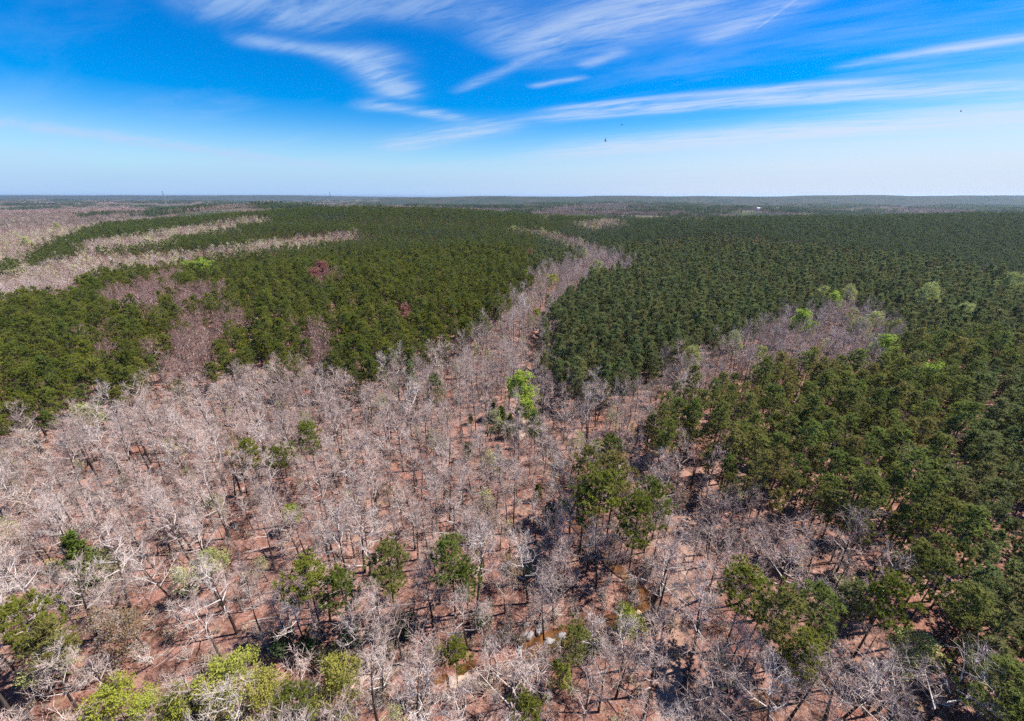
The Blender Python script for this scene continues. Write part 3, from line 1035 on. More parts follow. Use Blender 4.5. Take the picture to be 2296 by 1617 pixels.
def crown_at(name, parts, uw, h, label, cat, s=1.0, ref=None, group=None, rz=None, sz=None):
    return grow_xyz(name, parts, foot(uw[0], uw[1], h * (sz or s)), label, cat, s, rz, ref, group, sz)
P_, G3, G4 = PINE, 'trees in fresh spring leaf', 'red budding maples'
G1 = 'pines standing out of the leafless wood'
for uw, key, v, s, label, ref in [
    ((870, 1275), 'left', 1, 1.0, 'round-crowned pine with long bare trunk, the more western of two near the bottom middle', 'the round-crowned pine'),
    ((1012, 1262), 'left', 3, 1.0, 'forked pine with brighter green crown beside the round-crowned pine', 'the forked pine'),
    ((1045, 1300), 'left', 0, .8, 'smaller yellow-green pine leaning against the forked pine', None),
    ((690, 1305), 'mid', 2, 1.0, 'ragged dark pine with drooping limbs above the yellow-green tree', 'the ragged dark pine'),
    ((768, 1325), 'mid', 4, .85, 'thin pale pine next to the ragged dark pine', None),
    ((555, 1020), 'left', 2, .9, 'frontmost dark pine of the cluster standing in the leafless wood', 'the three-pine cluster'),
    ((622, 1030), 'mid', 0, .8, 'yellowish middle pine of the cluster standing in the leafless wood', None),
    ((692, 985), 'left', 4, 1.0, 'tallest rear pine of the cluster standing in the leafless wood', None),
    ((920, 842), 'right', 1, 1.25, 'dark rounded pine of a pair at the rear edge of the leafless wood', 'the dark pine pair'),
    ((975, 858), 'right', 3, 1.25, 'open-crowned dark pine of a pair at the rear edge of the leafless wood', None),
    ((1200, 962), 'right', 2, 1.0, 'dark pine growing out of the creekside boulders', 'the boulder pine'),
    ((1345, 1105), 'left', 0, 1.25, 'biggest of the dark pines in the clump east of the creek', 'the big creekside pine clump'),
    ((1318, 1045), 'mid', 1, 1.1, 'slim pine at the back of the clump east of the creek', None),
    ((1378, 1075), 'mid', 3, 1.2, 'pine with uneven crown in the clump east of the creek', None),
    ((1432, 1150), 'left', 4, 1.2, 'yellow-green pine at the front of the clump east of the creek', 'the yellow-green clump pine'),
    ((1310, 1135), 'left', 2, 1.05, 'pine nearest the creek at the western foot of the clump', None),
    ((1365, 1015), 'mid', 4, 1.0, 'pale olive pine rising behind the clump east of the creek', None),
    ((1465, 1125), 'mid', 0, 1.0, 'loose-limbed pine on the track side of the clump east of the creek', None),
    ((1020, 1462), 'left', 2, .62, 'small bright pine with thin trunk beside the brown creek pool', 'the small creek pool pine'),
    ((1287, 1448), 'left', 3, .7, 'low bright pine overhanging the creek just upstream of the waterfall', 'the low pine by the waterfall'),
    ((1670, 1325), 'mid', 0, 1.0, 'olive pine beside the dirt track, first of the bottom clump', 'the olive pine by the track'),
    ((1735, 1385), 'mid', 1, 1.05, 'broad-limbed pine in the bottom clump east of the dirt track', None),
    ((1830, 1372), 'left', 1, .95, 'bright green pine top in the bottom clump east of the dirt track', 'the bright bottom-clump pine'),
    ((1912, 1352), 'right', 4, 1.1, 'dark green compact pine between the bottom clump and the dense stand', 'the dark compact pine'),
    ((1985, 1345), 'mid', 2, 1.0, 'olive pine with leaning trunk beside the dark compact pine', None),
    ((1800, 1470), 'mid', 4, .85, 'drooping low pine at the front of the bottom clump', None),
    ((655, 1590), 'left', 4, .8, 'olive pine top cut by the bottom edge of the picture', 'the olive pine at the bottom edge'),
    ((1180, 1606), 'left', 2, .7, 'dark olive tree top poking up at the bottom edge below the waterfall', 'the dark tree top at the bottom edge'),
    ((2240, 1560), 'mid', 3, 1.0, 'bushy bright pine in the bottom corner by the dense stand', 'the bushy corner pine'),
    ((60, 1385), 'left', 0, .95, 'broad bright-green pine at the picture edge in front of the cedar', 'the broad edge pine'),
    ((110, 1430), 'left', 3, .8, 'paler pine just in front of the broad edge pine', None),
]:
    crown_at('pine_tree', P_[key][v] if key == 'right' else HERO[v], uw, {'left': 17, 'mid': 17, 'right': 13}[key], label, 'pine', s, ref, G1)
crown_at('cedar_tree', CEDAR[2], (188, 1262), 6, 'lone dense dark green cedar in the leafless wood', 'cedar', 1.5, 'the lone dark cedar')
G2 = 'cedars along the creek'
for uw, v, s, label, ref in [((1105, 915), 0, .95, 'rearmost dark cedar of the row beside the lime-green tree', None), ((1125, 935), 1, 1.0, 'bushy cedar in the middle of the row beside the lime-green tree', None),
                        ((1145, 955), 2, .9, 'frontmost cedar of the row reaching down to the creek boulders', None), ((1047, 1008), 0, .75, 'small bright cedar alone west of the creek boulders', 'the small lone cedar'),
                        ((1206, 1102), 1, .6, 'small dark cedar standing over the leafless wood below the boulders', 'the small dark cedar'), ((1055, 935), 0, .55, 'little cedar west of the cedar row', None),
                        ((1115, 1010), 1, .5, 'little dark cedar just in front of the cedar row', None)]:
    crown_at('cedar_tree', CEDAR[v], uw, 6, label, 'cedar', s, ref, G2)
for uw, pr, h, s, label, ref in [
    ((1158, 868), LIME[2], 15, .95, 'big lime-green leafing tree beside the creek boulders', 'the big lime-green tree'),
    ((1180, 912), LIME[1], 13, .62, 'lower lime-green tree touching the big one by the creek', None),
    ((452, 598), LIME[0], 16, 1.35, 'brightest lime-green tree of the group alone in the dark pines', 'the lime trees in the pines'),
    ((426, 600), LIME[1], 16, 1.25, 'western lime-green tree of the group alone in the pines', None),
    ((476, 602), LIME[2], 16, 1.15, 'eastern lime-green tree of the group alone in the pines', None),
    ((765, 1540), YELL[2], 10, .85, 'dense yellow-green tree at the bottom beside the pale rock slabs', 'the dense yellow-green tree'),
    ((525, 1530), YELL[0], 10, .95, 'wide yellow-green tree near the bottom edge', 'the wide yellow-green tree'),
    ((590, 1555), YELL[1], 9, .7, 'small yellow tree squeezed beside the wide yellow-green tree', None),
    ((265, 1590), YELL[1], 9, .8, 'yellowish tree top at the bottom edge near the corner', 'the yellowish top at the bottom edge'),
    ((420, 1612), YELL[0], 9, .85, 'olive-yellow tree top cut off by the bottom edge', None),
    ((340, 1605), YELL[2], 9, .6, 'small yellow tree top between the two at the bottom edge', None),
    ((655, 1165), LIME[0], 9, .42, 'small lime-green tree low among the leafless trees', 'the small low lime tree'),
    ((195, 930), PALE[0], 13, .8, 'pale yellow budding tree at the edge of the pine stand', 'the pale budding edge tree'),
    ((1340, 1000), YELL[1], 12, .5, 'small yellow tree behind the clump east of the creek', None),
    ((1798, 718), LIME[0], 15, 1.1, 'lime-green tree at the front of the clearing in the plantation', 'the lime tree in the plantation clearing'),
    ((1846, 662), PALE[1], 15, 1.2, 'large pale green tree at the back of the plantation clearing', 'the pale tree behind the clearing'),
    ((1868, 674), LIME[1], 15, 1.0, 'green tree in the middle of the three behind the clearing', None),
    ((1905, 662), PALE[2], 15, 1.1, 'pale green tree, easternmost of the three behind the clearing', None),
    ((1935, 735), PALE[0], 14, 1.1, 'pale budding tree inside the plantation clearing', None),
    ((2010, 745), PALE[2], 14, 1.0, 'pale budding tree at the far corner of the plantation clearing', None),
    ((1975, 787), LIME[2], 15, 1.0, 'lime-green tree below the plantation clearing', 'the lime tree below the clearing'),
    ((2085, 838), LIME[0], 16, .95, 'vivid lime tree alone in the near pines', 'the vivid lime tree'),
    ((2050, 812), PALE[1], 15, 1.0, 'pale green tree behind the vivid lime tree', None),
    ((2078, 658), PALE[2], 16, 1.3, 'pale green domed tree deep in the plantation', 'the pale dome in the plantation'),
    ((2160, 695), PALE[0], 15, 1.1, 'faint pale green crown beyond the pale dome in the plantation', None),
    ((2265, 628), PALE[1], 16, 1.3, 'pale tan tree at the picture edge deep in the plantation', None),
    ((1382, 832), LIME[1], 14, .6, 'small lime tree on the plantation edge above the leafless trees', 'the small lime tree on the plantation edge'),
    ((1550, 795), PALE[0], 14, .95, 'pale yellow-green tree on the plantation edge by the leafless strip', 'the pale tree on the plantation edge'),
    ((1240, 625), YELL[0], 12, 1.2, 'yellow tree in the leafless creek bottom', 'the yellow creek-bottom tree'),
    ((1205, 705), YELL[2], 11, .9, 'smaller yellow tree nearer us in the creek bottom', None),
    ((1335, 603), PALE[1], 13, 1.2, 'pale green tree far up the creek bottom', None),
    ((880, 1335), YELL[2], 6, .32, 'low yellowish sapling behind the round-crowned pine foot', None),
    ((1250, 1520), YELL[0], 7, .45, 'small yellow tree on the creek bank below the low pine', None),
    ((1400, 1395), YELL[1], 8, .55, 'tawny yellow bush-like tree between creek and dirt track', 'the tawny creekside tree'),
    ((480, 1265), PALE[0], 11, .6, 'pale yellow-topped tree in the leafless wood', 'the pale yellow-topped tree'),
    ((300, 1405), TAN[0], 7, .9, 'tan budding tree behind the creek in the corner', None),
    ((110, 1475), PALE[2], 11, .7, 'pale green budding tree below the broad edge pine', None),
    ((1140, 1285), TAN[1], 6, .7, 'tan-green budding tree in a sunny gap below the waterfall approach', None),
    ((2050, 1480), PALE[1], 11, .7, 'pale yellow budding tree in front of the dense stand', None),
    ((1620, 875), TAN[0], 8, .9, 'orange-tan budding tree among the bare trees behind the pine clump', None),
    ((1475, 882), TAN[1], 8, .8, 'orange budding tree at the foot of the plantation edge', None),
    ((1640, 770), PALE[2], 14, .9, 'pale green tree where the leafless strip narrows into the plantation', None),
    ((1700, 800), PALE[1], 13, .8, 'pale budding tree on the near side of the leafless strip', None),
    ((1960, 715), PALE[0], 14, 1.0, 'soft green budding tree at the tip of the plantation clearing', None),
    ((1905, 710), PALE[1], 14, .9, 'soft green tree amid the bare trees of the clearing', None),
    ((1325, 880), YELL[1], 10, .55, 'small golden tree at the corner of the dark plantation', None),
    ((1130, 760), YELL[0], 10, .55, 'small golden tree at the eastern tip of the big pine stand', None),
    ((1310, 575), PALE[2], 14, 1.1, 'pale green tree at the bend of the creek bottom', None),
    ((1150, 515), PALE[0], 14, 1.3, 'pale green tree at the farthest end of the creek bottom', None),
    ((1215, 520), PALE[1], 14, 1.2, 'pale yellowish tree second from the far end of the creek bottom', None),
    ((60, 545), PALE[1], 14, 1.3, 'pale green tree in the wide valley at the picture edge', None),
    ((130, 510), PALE[2], 14, 1.3, 'pale green tree deep in the wide valley', None),
    ((300, 560), PALE[0], 14, 1.1, 'pale green tree in the hollow between two pine strips', None),
    ((1195, 775), TAN[0], 8, .9, 'tan budding tree beside the creek behind the lime-green tree', None),
]:
    crown_at('leafing_tree', pr, uw, h, label, 'tree', s, ref, G3)
G4 = 'red budding maples'
for uw, v, s, label, ref in [((724, 606), 0, 1.4, 'red budding maple alone in the dark pines', 'the red maple'), ((704, 620), 1, 1.2, 'smaller dull red maple beside the red one', None), ((1185, 570), 1, 1.1, 'dull red tree near the creek end of the pine stand', 'the dull red tree'),
                        ((908, 700), 0, .9, 'rusty orange tree inside the pine stand', None)]:
    crown_at('maple_tree', RED[v], uw, 15, label, 'maple', s, ref, G4)
G5 = 'big leafless trees'
for uw, v, s, label, ref in [
    ((925, 905), 0, 1.3, 'big round leafless tree with silvery crown behind the creek boulders', 'the big silvery tree'),
    ((310, 895), 1, 1.2, 'large pale leafless tree at the edge of the pine stand', 'the large pale edge tree'),
    ((455, 905), 2, 1.15, 'large grey leafless tree second along the pine edge', 'the grey pine-edge tree'),
    ((565, 838), 3, 1.15, 'spreading leafless tree pushed against the pine stand', None),
    ((770, 870), 4, 1.15, 'broad leafless tree with domed crown below the pine stand', 'the domed leafless tree'),
    ((1060, 850), 5, 1.15, 'upright leafless tree with dark forked trunk behind the big silvery tree', None),
    ((1480, 1255), 6, 1.3, 'huge white-limbed leafless tree arching over the creek', 'the huge white-limbed tree'),
    ((1610, 1240), 7, 1.2, 'tall white leafless tree east of the dirt track', 'the tall white tree by the track'),
    ((480, 1115), 1, 1.2, 'white leafless tree with wide bare limbs in the middle of the wood', 'the wide white tree'),
    ((345, 960), 6, 1.15, 'leafless tree with stout pale limbs near the pine edge', None),
    ((945, 1465), 3, 1.0, 'white many-stemmed leafless tree between the rock slabs and the pool', 'the many-stemmed white tree'),
    ((1140, 1525), 7, 1.15, 'wide white leafless tree below the waterfall', 'the wide white tree below the waterfall'),
    ((395, 1570), 0, 1.0, 'bushy white leafless tree at the bottom edge', 'the bushy white tree'),
    ((1620, 1500), 2, 1.1, 'spreading grey leafless tree in front of the dirt track', 'the spreading grey tree'),
    ((1755, 735), 4, 1.2, 'grey-purple leafless tree beside the lime tree in the plantation clearing', None),
    ((1900, 1530), 5, 1.1, 'tall grey leafless tree at the foot of the dense stand', 'the tall grey tree'),
]:
    crown_at('bare_tree', BARE['grey'][(3, 5, 8, 2, 0, 10, 3, 8)[v]], uw, 12.5, label, 'tree', s * 1.12, ref, G5, sz=s * .95)
LAND += [(2250, 1150, 'the dark gap beside the dense stand'), (2130, 1020, 'the straight ride through the pines'), (60, 1080, 'the picture edge below the pines'), (700, 1100, 'the middle of the leafless wood'),
         (60, 700, 'the near end of the pine stand'), (800, 760, 'the middle of the near pine edge'), (1700, 950, 'the middle of the near pine block'), (1450, 1580, 'the foot of the dirt track'), (40, 860, 'the pine edge at the picture side')]

# ------------------------------------------------------------------ the rest: the largest as objects, the others as one mass
taken_np = np.array([t[:2] for t in taken])
taken_r = np.array([t[2] for t in taken])
def clear_of(p, d=2.6):
    return np.min(np.hypot(taken_np[:, 0] - p[0], taken_np[:, 1] - p[1]) - taken_r) > 0
ORD = ['nearest', 'second', 'third', 'fourth', 'fifth', 'sixth', 'seventh', 'eighth', 'ninth', 'tenth', 'eleventh', 'twelfth', 'thirteenth', 'fourteenth', 'fifteenth', 'sixteenth', 'seventeenth', 'eighteenth', 'nineteenth', 'twentieth']
def relate(sel, kindword):
    """labels that say which one: rank and direction from a landmark one can find"""
    slots = {}
    for n, it in enumerate(sel):
        u, w = it[8], it[9]
        L = min(LAND, key=lambda l: (l[0] - u) ** 2 + (1.4 * (l[1] - w)) ** 2)
        du, dw = u - L[0], 1.4 * (w - L[1])
        dr = ('right of' if du > 0 else 'left of') if abs(du) > abs(dw) else ('in front of' if dw > 0 else 'behind')
        slots.setdefault((L[2], dr), []).append((math.hypot(du, dw), n))
    out = [None] * len(sel)
    for (ref, dr), lst in slots.items():
        lst.sort()
        for k, (_d, n) in enumerate(lst):
            o_ = ORD[k] if k < 20 else 'twenty-' + ORD[k - 20] if k < 30 else 'outermost ' + ORD[min(k - 30, 19)]
            out[n] = '%s, %s %s %s' % (kindword(sel[n]), o_, dr, ref)
    return out
def pineword(it):
    return ('tall ' if it[5] > 1.03 else 'small ' if it[5] < .84 else '') + {'left': 'olive pine', 'mid': 'green pine', 'right': 'dark pine', 'young': 'young pine'}[it[3]] + ''
def bareword(it):
    a = 'tall' if it[5] > 1.0 else 'small' if it[5] < .72 else 'middling'
    return a + {'grey': ' pale leafless tree', 'brown': ' brown leafless tree', 'bud': ' pale budding tree', 'tan': ' tan budding tree'}[it[3]]
for kind, protos, name, cat, gname, wordf, nobj in (('pine', PINE, 'pine_tree', 'pine', 'pines of the near stands', pineword, 272), ('bare', BARE, 'bare_tree', 'tree', 'leafless trees of the near wood', bareword, 284)):
    lst = [t for t in items[kind] if clear_of(t)]
    vis = [(t[7] if (8 < t[8] < PW - 8 and 440 < t[9] < PH - 6) else -1.0) for t in lst]
    order = np.argsort(-np.array(vis))
    chosen = [lst[i] for i in order[:nobj]]
    rest = [lst[i] for i in order[nobj:]]
    labels = relate(chosen, wordf)
    for t, lb in zip(chosen, labels):
        parts = protos[t[3]][t[4]]
        e = obj(name, None, loc=(t[0], t[1], t[2]), rot=(.05 * math.sin(t[0] * 7.1), .05 * math.sin(t[1] * 5.3), t[6]), scale=(t[5],) * 3)
        for k, me in parts.items():
            obj(k, me, e)
        tag(e, lb, cat, gname)
    keys = list(protos)
    meshes, off = [], {}
    for k in keys:
        off[k] = len(meshes)
        meshes += [joined(p, 'mass_%s' % k) for p in protos[k]]
    pts = [t[:3] for t in rest]
    idx = [off[t[3]] + t[4] for t in rest]
    rot = [(.05 * math.sin(t[0] * 7.1), .05 * math.sin(t[1] * 5.3), t[6]) for t in rest]
    scl = [(t[5],) * 3 for t in rest]
    # farther woods
    sp = 6.2 if kind == 'pine' else 7.0
    x, y = grid(sp, F1, F2, 201 + len(kind))
    k_, u, w, d = classify(x, y, 14)
    ok = np.isin(k_, ['L', 'M', 'R', 'Y'] if kind == 'pine' else ['B', 'D', 'V'])
    x, y = x[ok], y[ok]
    z = height(x, y)
    n0 = len(meshes)
    meshes += FARPINE if kind == 'pine' else FARBARE
    g = np.random.default_rng(5)
    idx += list(n0 + (g.integers(0, 2, x.size) + np.where(k_[ok] == 'L', 0, 2) if kind == 'pine' else g.integers(0, 4, x.size)))
    pts += list(zip(x, y, z)); rot += [(0, 0, a) for a in g.uniform(0, 6.28, x.size)]
    scl += [(s, s, s * .95) for s in g.uniform(.95, 1.35, x.size)]
    # far canopy as clumps
    for r0, r1, sp2, sc in ((1250, 3000, 42, 1.0), (3000, 7500, 85, 2.0), (7500, 14000, 190, 3.6)):
        x, y = grid(sp2, r0, r1, 230 + len(kind), .6)
        k_, u, w, d = classify(x, y, 12)
        ok = np.isin(k_, ['L', 'M', 'R', 'Y'] if kind == 'pine' else ['B', 'D', 'V'])
        x, y = x[ok], y[ok]
        z = height(x, y)
        n1 = len(meshes)
        meshes += CLP if kind == 'pine' else CLB
        pts += list(zip(x, y, z)); idx += list(n1 + g.integers(0, 2, x.size)); rot += [(0, 0, a) for a in g.uniform(0, 6.28, x.size)]
        scl += [(sc, sc, s) for s in g.uniform(.8, 1.15, x.size)]
    print(kind, 'mass', len(pts))
    instancer('pine_forest' if kind == 'pine' else 'leafless_woodland', pts, idx, rot, scl, meshes,
              'mass of dark green pines covering the hills behind' if kind == 'pine' else 'grey-pink mass of leafless hardwoods filling slopes and hollows', 'pine forest' if kind == 'pine' else 'woodland')
# saplings and brush
x, y = sap_xy
g = np.random.default_rng(8)
shr = grid(4.6, 16, 280, 91, .33)
k_, u, w, d = classify(shr[0], shr[1], 2)
ok = np.isin(k_, ['B', 'D', 'M']) & (poly_dist(shr[0], shr[1], track) > 2.5) & ~near_creek(shr[0], shr[1], 3.5) & (g.random(shr[0].size) < .55)
sx, sy = shr[0][ok], shr[1][ok]
nb = 620
ck = creek[g.integers(0, len(creek) - 1, nb)] + g.normal(0, 1.0, (nb, 2))
an = g.uniform(0, 6.28, nb)
rd = g.uniform(2.2, 5.5, nb)
sx, sy = np.concatenate([sx, ck[:, 0] + rd * np.cos(an)]), np.concatenate([sy, ck[:, 1] + rd * np.sin(an)])
okc = (poly_dist(sx, sy, creek) > 1.7)
sx, sy = sx[okc], sy[okc]
und = [joined(p, 'sapling') for p in BARE['sap']] + [joined(p, 'brush') for p in SHRUB['twig'] + SHRUB['tan'][:1]]
X, Y = np.concatenate([x, sx]), np.concatenate([y, sy])
idx = np.concatenate([g.integers(0, 3, x.size), 3 + g.integers(0, 4, sx.size)])
s = np.concatenate([g.uniform(.35, .85, x.size), g.uniform(.6, 1.35, sx.size)])
instancer('undergrowth', np.column_stack([X, Y, height(X, Y)]), idx, np.column_stack([0 * X, 0 * X, g.uniform(0, 6.28, X.size)]), np.column_stack([s, s, s]), und,
          'thin leafless saplings and twiggy brush over the leaf litter', 'undergrowth')
# fallen sticks
st = []
for k in range(3):
    mb = MB()
    r_ = random.Random(700 + k)
    for j in range(9):
        a = r_.uniform(0, 6.28)
        p = Vector((r_.uniform(-2, 2), r_.uniform(-2, 2), .07))
        L = r_.uniform(.8, 3.2)
        q = p + Vector((math.cos(a) * L, math.sin(a) * L, r_.uniform(0, .3)))
        mb.tube([p, (p + q) / 2 + rv(r_) * .12, q], [.05, .04, .015], 3)
    st.append(mb.mesh('sticks', [M['deadwood'] if k else M['limb']]))
x, y = grid(5.5, 16, 230, 95, .7)
k_, u, w, d = classify(x, y, 0)
ok = (g.random(x.size) < .7) & ~near_creek(x, y, 3.5)
x, y = x[ok], y[ok]
s = g.uniform(.5, 1.1, x.size)
instancer('fallen_sticks', np.column_stack([x, y, height(x, y)]), g.integers(0, 3, x.size), np.column_stack([0 * x, 0 * x, g.uniform(0, 6.28, x.size)]), np.column_stack([s, s, s]), st,
          'pale fallen sticks strewn over the leaf litter', 'sticks')

# ------------------------------------------------------------------ boulders and slabs by the creek
def rock_mesh(seed, sx, sy, sz, m, flat=.5):
    r_ = random.Random(seed)
    n, rings = 11, 4
    v, f = [], []
    rad = [1 + r_.uniform(-.28, .22) for _ in range(n)]
    for k, (q, zq) in enumerate(((1.0, -.6), (1.04, .15), (.9, .75), (.5, 1.0))):
        for j in range(n):
            a = 2 * math.pi * j / n
            rr_ = q * rad[j] * (1 + r_.uniform(-.07, .07))
            v.append((math.cos(a) * rr_ * sx, math.sin(a) * rr_ * sy, zq * sz + r_.uniform(-.12, .12) * sz))
    v.append((0, 0, sz * (1 + r_.uniform(-.1, .1))))
    for k in range(3):
        for j in range(n):
            j2 = (j + 1) % n
            f.append((k * n + j, k * n + j2, (k + 1) * n + j2, (k + 1) * n + j))
    for j in range(n):
        f.append((3 * n + j, 3 * n + (j + 1) % n, 4 * n))
    return mesh_np('rock', v, f, [m])
ROCKS = [((800, 1500), 3.4, 2.4, .8, 'rock', 'largest pale sandstone slab on the creek bank beside the dense yellow-green tree'),
         ((838, 1482), 1.8, 1.3, .7, 'rock', 'pale slab just behind the largest sandstone slab'),
         ((780, 1530), 1.5, 1.2, .5, 'rock', 'low cream slab in front of the largest sandstone slab'),
         ((876, 1505), 2.2, 1.0, .5, 'rock', 'tan slab half under brown water east of the largest slab'),
         ((926, 1513), 1.2, 1.5, .8, 'rock', 'upright cream rock between bare trunks west of the pool'),
         ((1022, 1530), 1.5, 1.3, .7, 'rock', 'cream rock below the small pool pine, nearer the bare trunks'),
         ((1045, 1528), 1.3, 1.7, .7, 'rock', 'cream rock below the small pool pine, east of its neighbour'),
         ((1000, 1560), .9, .8, .5, 'rock', 'small cream stone in front of the pool rocks'),
         ((1120, 1440), .9, .7, .5, 'rock', 'small pale stone behind the brown pool, west of the waterfall'),
         ((1152, 1432), .8, .6, .5, 'rock', 'small pale stone just behind the waterfall'),
         ((1185, 1425), 1.2, .8, .6, 'rock_grey', 'grey boulder above the waterfall'),
         ((1208, 1412), 1.0, .8, .6, 'rock_grey', 'pinkish grey boulder upstream of the waterfall'),
         ((1232, 1440), 1.1, .8, .7, 'rock_grey', 'grey boulder between the waterfall and the low pine'),
         ((1262, 1428), 1.2, .9, .6, 'rock_grey', 'light grey boulder under the low pine by the waterfall'),
         ((1440, 1382), 1.8, 1.0, .5, 'rock', 'pale sand bank beside the orange pool near the dirt track'),
         ((1415, 1400), 1.2, .9, .6, 'rock_grey', 'white-grey boulder below the pale sand bank'),
         ((1173, 946), 3.2, 2.4, 1.2, 'rock', 'pinkish creek boulder farthest back beside the boulder pine'),
         ((1190, 956), 2.6, 2.0, 1.0, 'rock_grey', 'shadowed grey boulder under the boulder pine'),
         ((1168, 975), 3.6, 2.4, .8, 'rock', 'long cream slab in front of the cedar row'),
         ((1208, 985), 2.4, 1.8, .8, 'rock', 'rounded pink boulder at the foot of the boulder pine'),
         ((1222, 972), 2.0, 1.6, .9, 'rock', 'pale boulder on the east side of the boulder pine'),
         ((1258, 1048), 2.0, 1.4, .6, 'rock', 'pale rock shelf in the creek below the boulders'),
         ((1246, 1040), 1.3, 1.0, .5, 'rock', 'small pale rock beside the creek shelf')]
for k, (uw, sx_, sy_, sz_, m, lb) in enumerate(ROCKS):
    x, y, z = place(*uw)
    tag(obj('boulder', rock_mesh(800 + k, sx_, sy_, sz_, M[m]), loc=(x, y, z), rot=(0, 0, k * 1.3)), lb, 'boulder', 'boulders along the creek')

# evergreen and leafless shrubs on the creek banks
SH = [((915, 1420), 'ever', 1.5, 'dark evergreen shrub at the foot of the round-crowned pine'), ((790, 1440), 'ever', 1.2, 'dark evergreen shrub in the shade behind the largest slab'), ((640, 1460), 'ever', 1.5, 'evergreen shrub on the shaded bank above the yellow-green trees'),
      ((700, 1455), 'ever', 1.3, 'evergreen shrub beside the creek, between yellow-green trees and slabs'), ((1080, 1405), 'ever', 1.2, 'dark shrub on the bank behind the brown pool'), ((1235, 1175), 'ever', 1.6, 'dark shrub in the shade below the small dark cedar'),
      ((1250, 1320), 'ever', 1.2, 'dark shrub by the creek halfway to the big pine clump'), ((1320, 1460), 'ever', 1.1, 'low shrub east of the waterfall pine'), ((1140, 1185), 'yel', .8, 'yellow-green shrub in the open leaf litter'),
      ((860, 1300), 'yel', .8, 'yellowish shrub beneath the thin pale pine'), ((1180, 1290), 'yel', 1.0, 'yellow shrub in the gap beside the tan-green tree'), ((250, 1500), 'tan', 1.3, 'tan brush by the creek in the bottom corner'),
      ((860, 1560), 'tan', 1.5, 'tan brush in front of the sandstone slabs'), ((920, 1580), 'tan', 1.4, 'tawny brush in front of the upright cream rock'), ((1430, 1420), 'yel', 1.2, 'yellow-brown shrub beside the white-grey boulder'),
      ((740, 1490), 'yel', 1.2, 'golden shrub on the creek bank beside the dense yellow-green tree'), ((480, 1500), 'tan', 1.3, 'tan shrub behind the wide yellow-green tree'), ((1500, 1470), 'tan', 1.2, 'tan shrub on the dirt track verge')]
for k, (uw, key, s, lb) in enumerate(SH):
    pr = SHRUB[key]
    grow('shrub', pr[k % len(pr)], uw, lb, 'shrub', s * 1.15, group='shrubs along the creek')

# fallen logs
for a, b, rad_, lb in [((1120 * .7474 + 0, 1822 * .7474), (1248 * .7474, 1812 * .7474), .16, 'long bleached log lying behind the round-crowned pine trunk'),
                       ((815, 1246), (862, 1238), .14, 'bleached log on the litter behind the thin pale pine'),
                       ((1085, 880), (1125, 878), .22, 'pale straight log beside the lime-green tree'),
                       ((1640, 1538), (1760, 1552), .2, 'brown log lying across the litter in front of the olive track pine'),
                       ((300, 1300), (400, 1280), .15, 'thin fallen trunk on the litter beside the lone cedar'),
                       ((560, 1395), (640, 1380), .15, 'fallen pale trunk behind the wide yellow-green tree'),
                       ((2060, 1465), (2110, 1440), .18, 'fallen log at the foot of the dense pine stand')]:
    A, B = place(*a), place(*b)
    A, B = Vector(A) + Vector((0, 0, .12)), Vector(B) + Vector((0, 0, .18))
    mid = (A + B) / 2
    mb = MB()
    r_ = random.Random(int(a[0]))
    n = 6
    pts = [A.lerp(B, k / n) - mid + Vector((0, 0, .06 * math.sin(k))) for k in range(n + 1)]
    mb.tube(pts, [rad_ * (1.15 - .5 * k / n) for k in range(n + 1)], 7, 0, True)
    for k in range(3):
        p = pts[2 + k]
        mb.tube([p, p + rv(r_, .8) * r_.uniform(.6, 1.4)], [rad_ * .3, .02], 4)
    tag(obj('fallen_log', mb.mesh('fallen_log', [M['deadwood']]), loc=mid), lb, 'log', 'fallen logs')

# ------------------------------------------------------------------ far houses, masts, birds
def at_far(u, dist):
    a = math.atan2((u - PW / 2) / FD, CP + (PH / 2 - 455) / FD * SP)
    return math.sin(a) * dist, math.cos(a) * dist
def house(u, dist, L, Wd, H, rz, label, cat, wall='wallpaint'):
    x, y = at_far(u, dist)
    e = obj('house' if cat == 'house' else 'poultry_shed', None, loc=(x, y, hz(x, y) + 9), rot=(0, 0, rz))
    mb = MB(); mb.box((0, 0, H / 2 - 6), (L, Wd, H + 12)); obj('wall', mb.mesh('wall', [M[wall]]), e)
    mb = MB()
    o_ = .8
    v = [(-L / 2 - o_, -Wd / 2 - o_, H - .1), (L / 2 + o_, -Wd / 2 - o_, H - .1), (L / 2 + o_, Wd / 2 + o_, H - .1), (-L / 2 - o_, Wd / 2 + o_, H - .1), (-L / 2 - o_, 0, H + Wd * .28), (L / 2 + o_, 0, H + Wd * .28)]
    obj('roof', mesh_np('roof', v, [(0, 1, 5, 4), (2, 3, 4, 5), (1, 2, 5), (3, 0, 4), (3, 2, 1, 0)], [M['white']]), e)
    mb = MB(); mb.box((L * .1, -Wd / 2 - .06, 1.3), (2.2, .1, 2.5)); obj('door', mb.mesh('door', [M['dark']]), e)
    for s_ in (-1, 1):
        mb = MB(); mb.box((s_ * L * .3, -Wd / 2 - .06, 1.8), (2.0, .1, 1.5)); obj('window', mb.mesh('window', [M['dark']]), e)
    return tag(e, label, cat, 'white farm buildings on the far plain')
house(1704, 2500, 26, 12, 5, .3, 'small white farm building, westernmost on the far plain', 'house')
house(1742, 2550, 30, 13, 5, -.2, 'small white farm building just right of its westernmost neighbour', 'house')
house(1737, 3600, 42, 12, 4, .1, 'white long shed far behind the two farm buildings', 'shed')
house(1782, 3700, 60, 12, 4, .05, 'longest white shed, rightmost of the far farm buildings', 'shed')
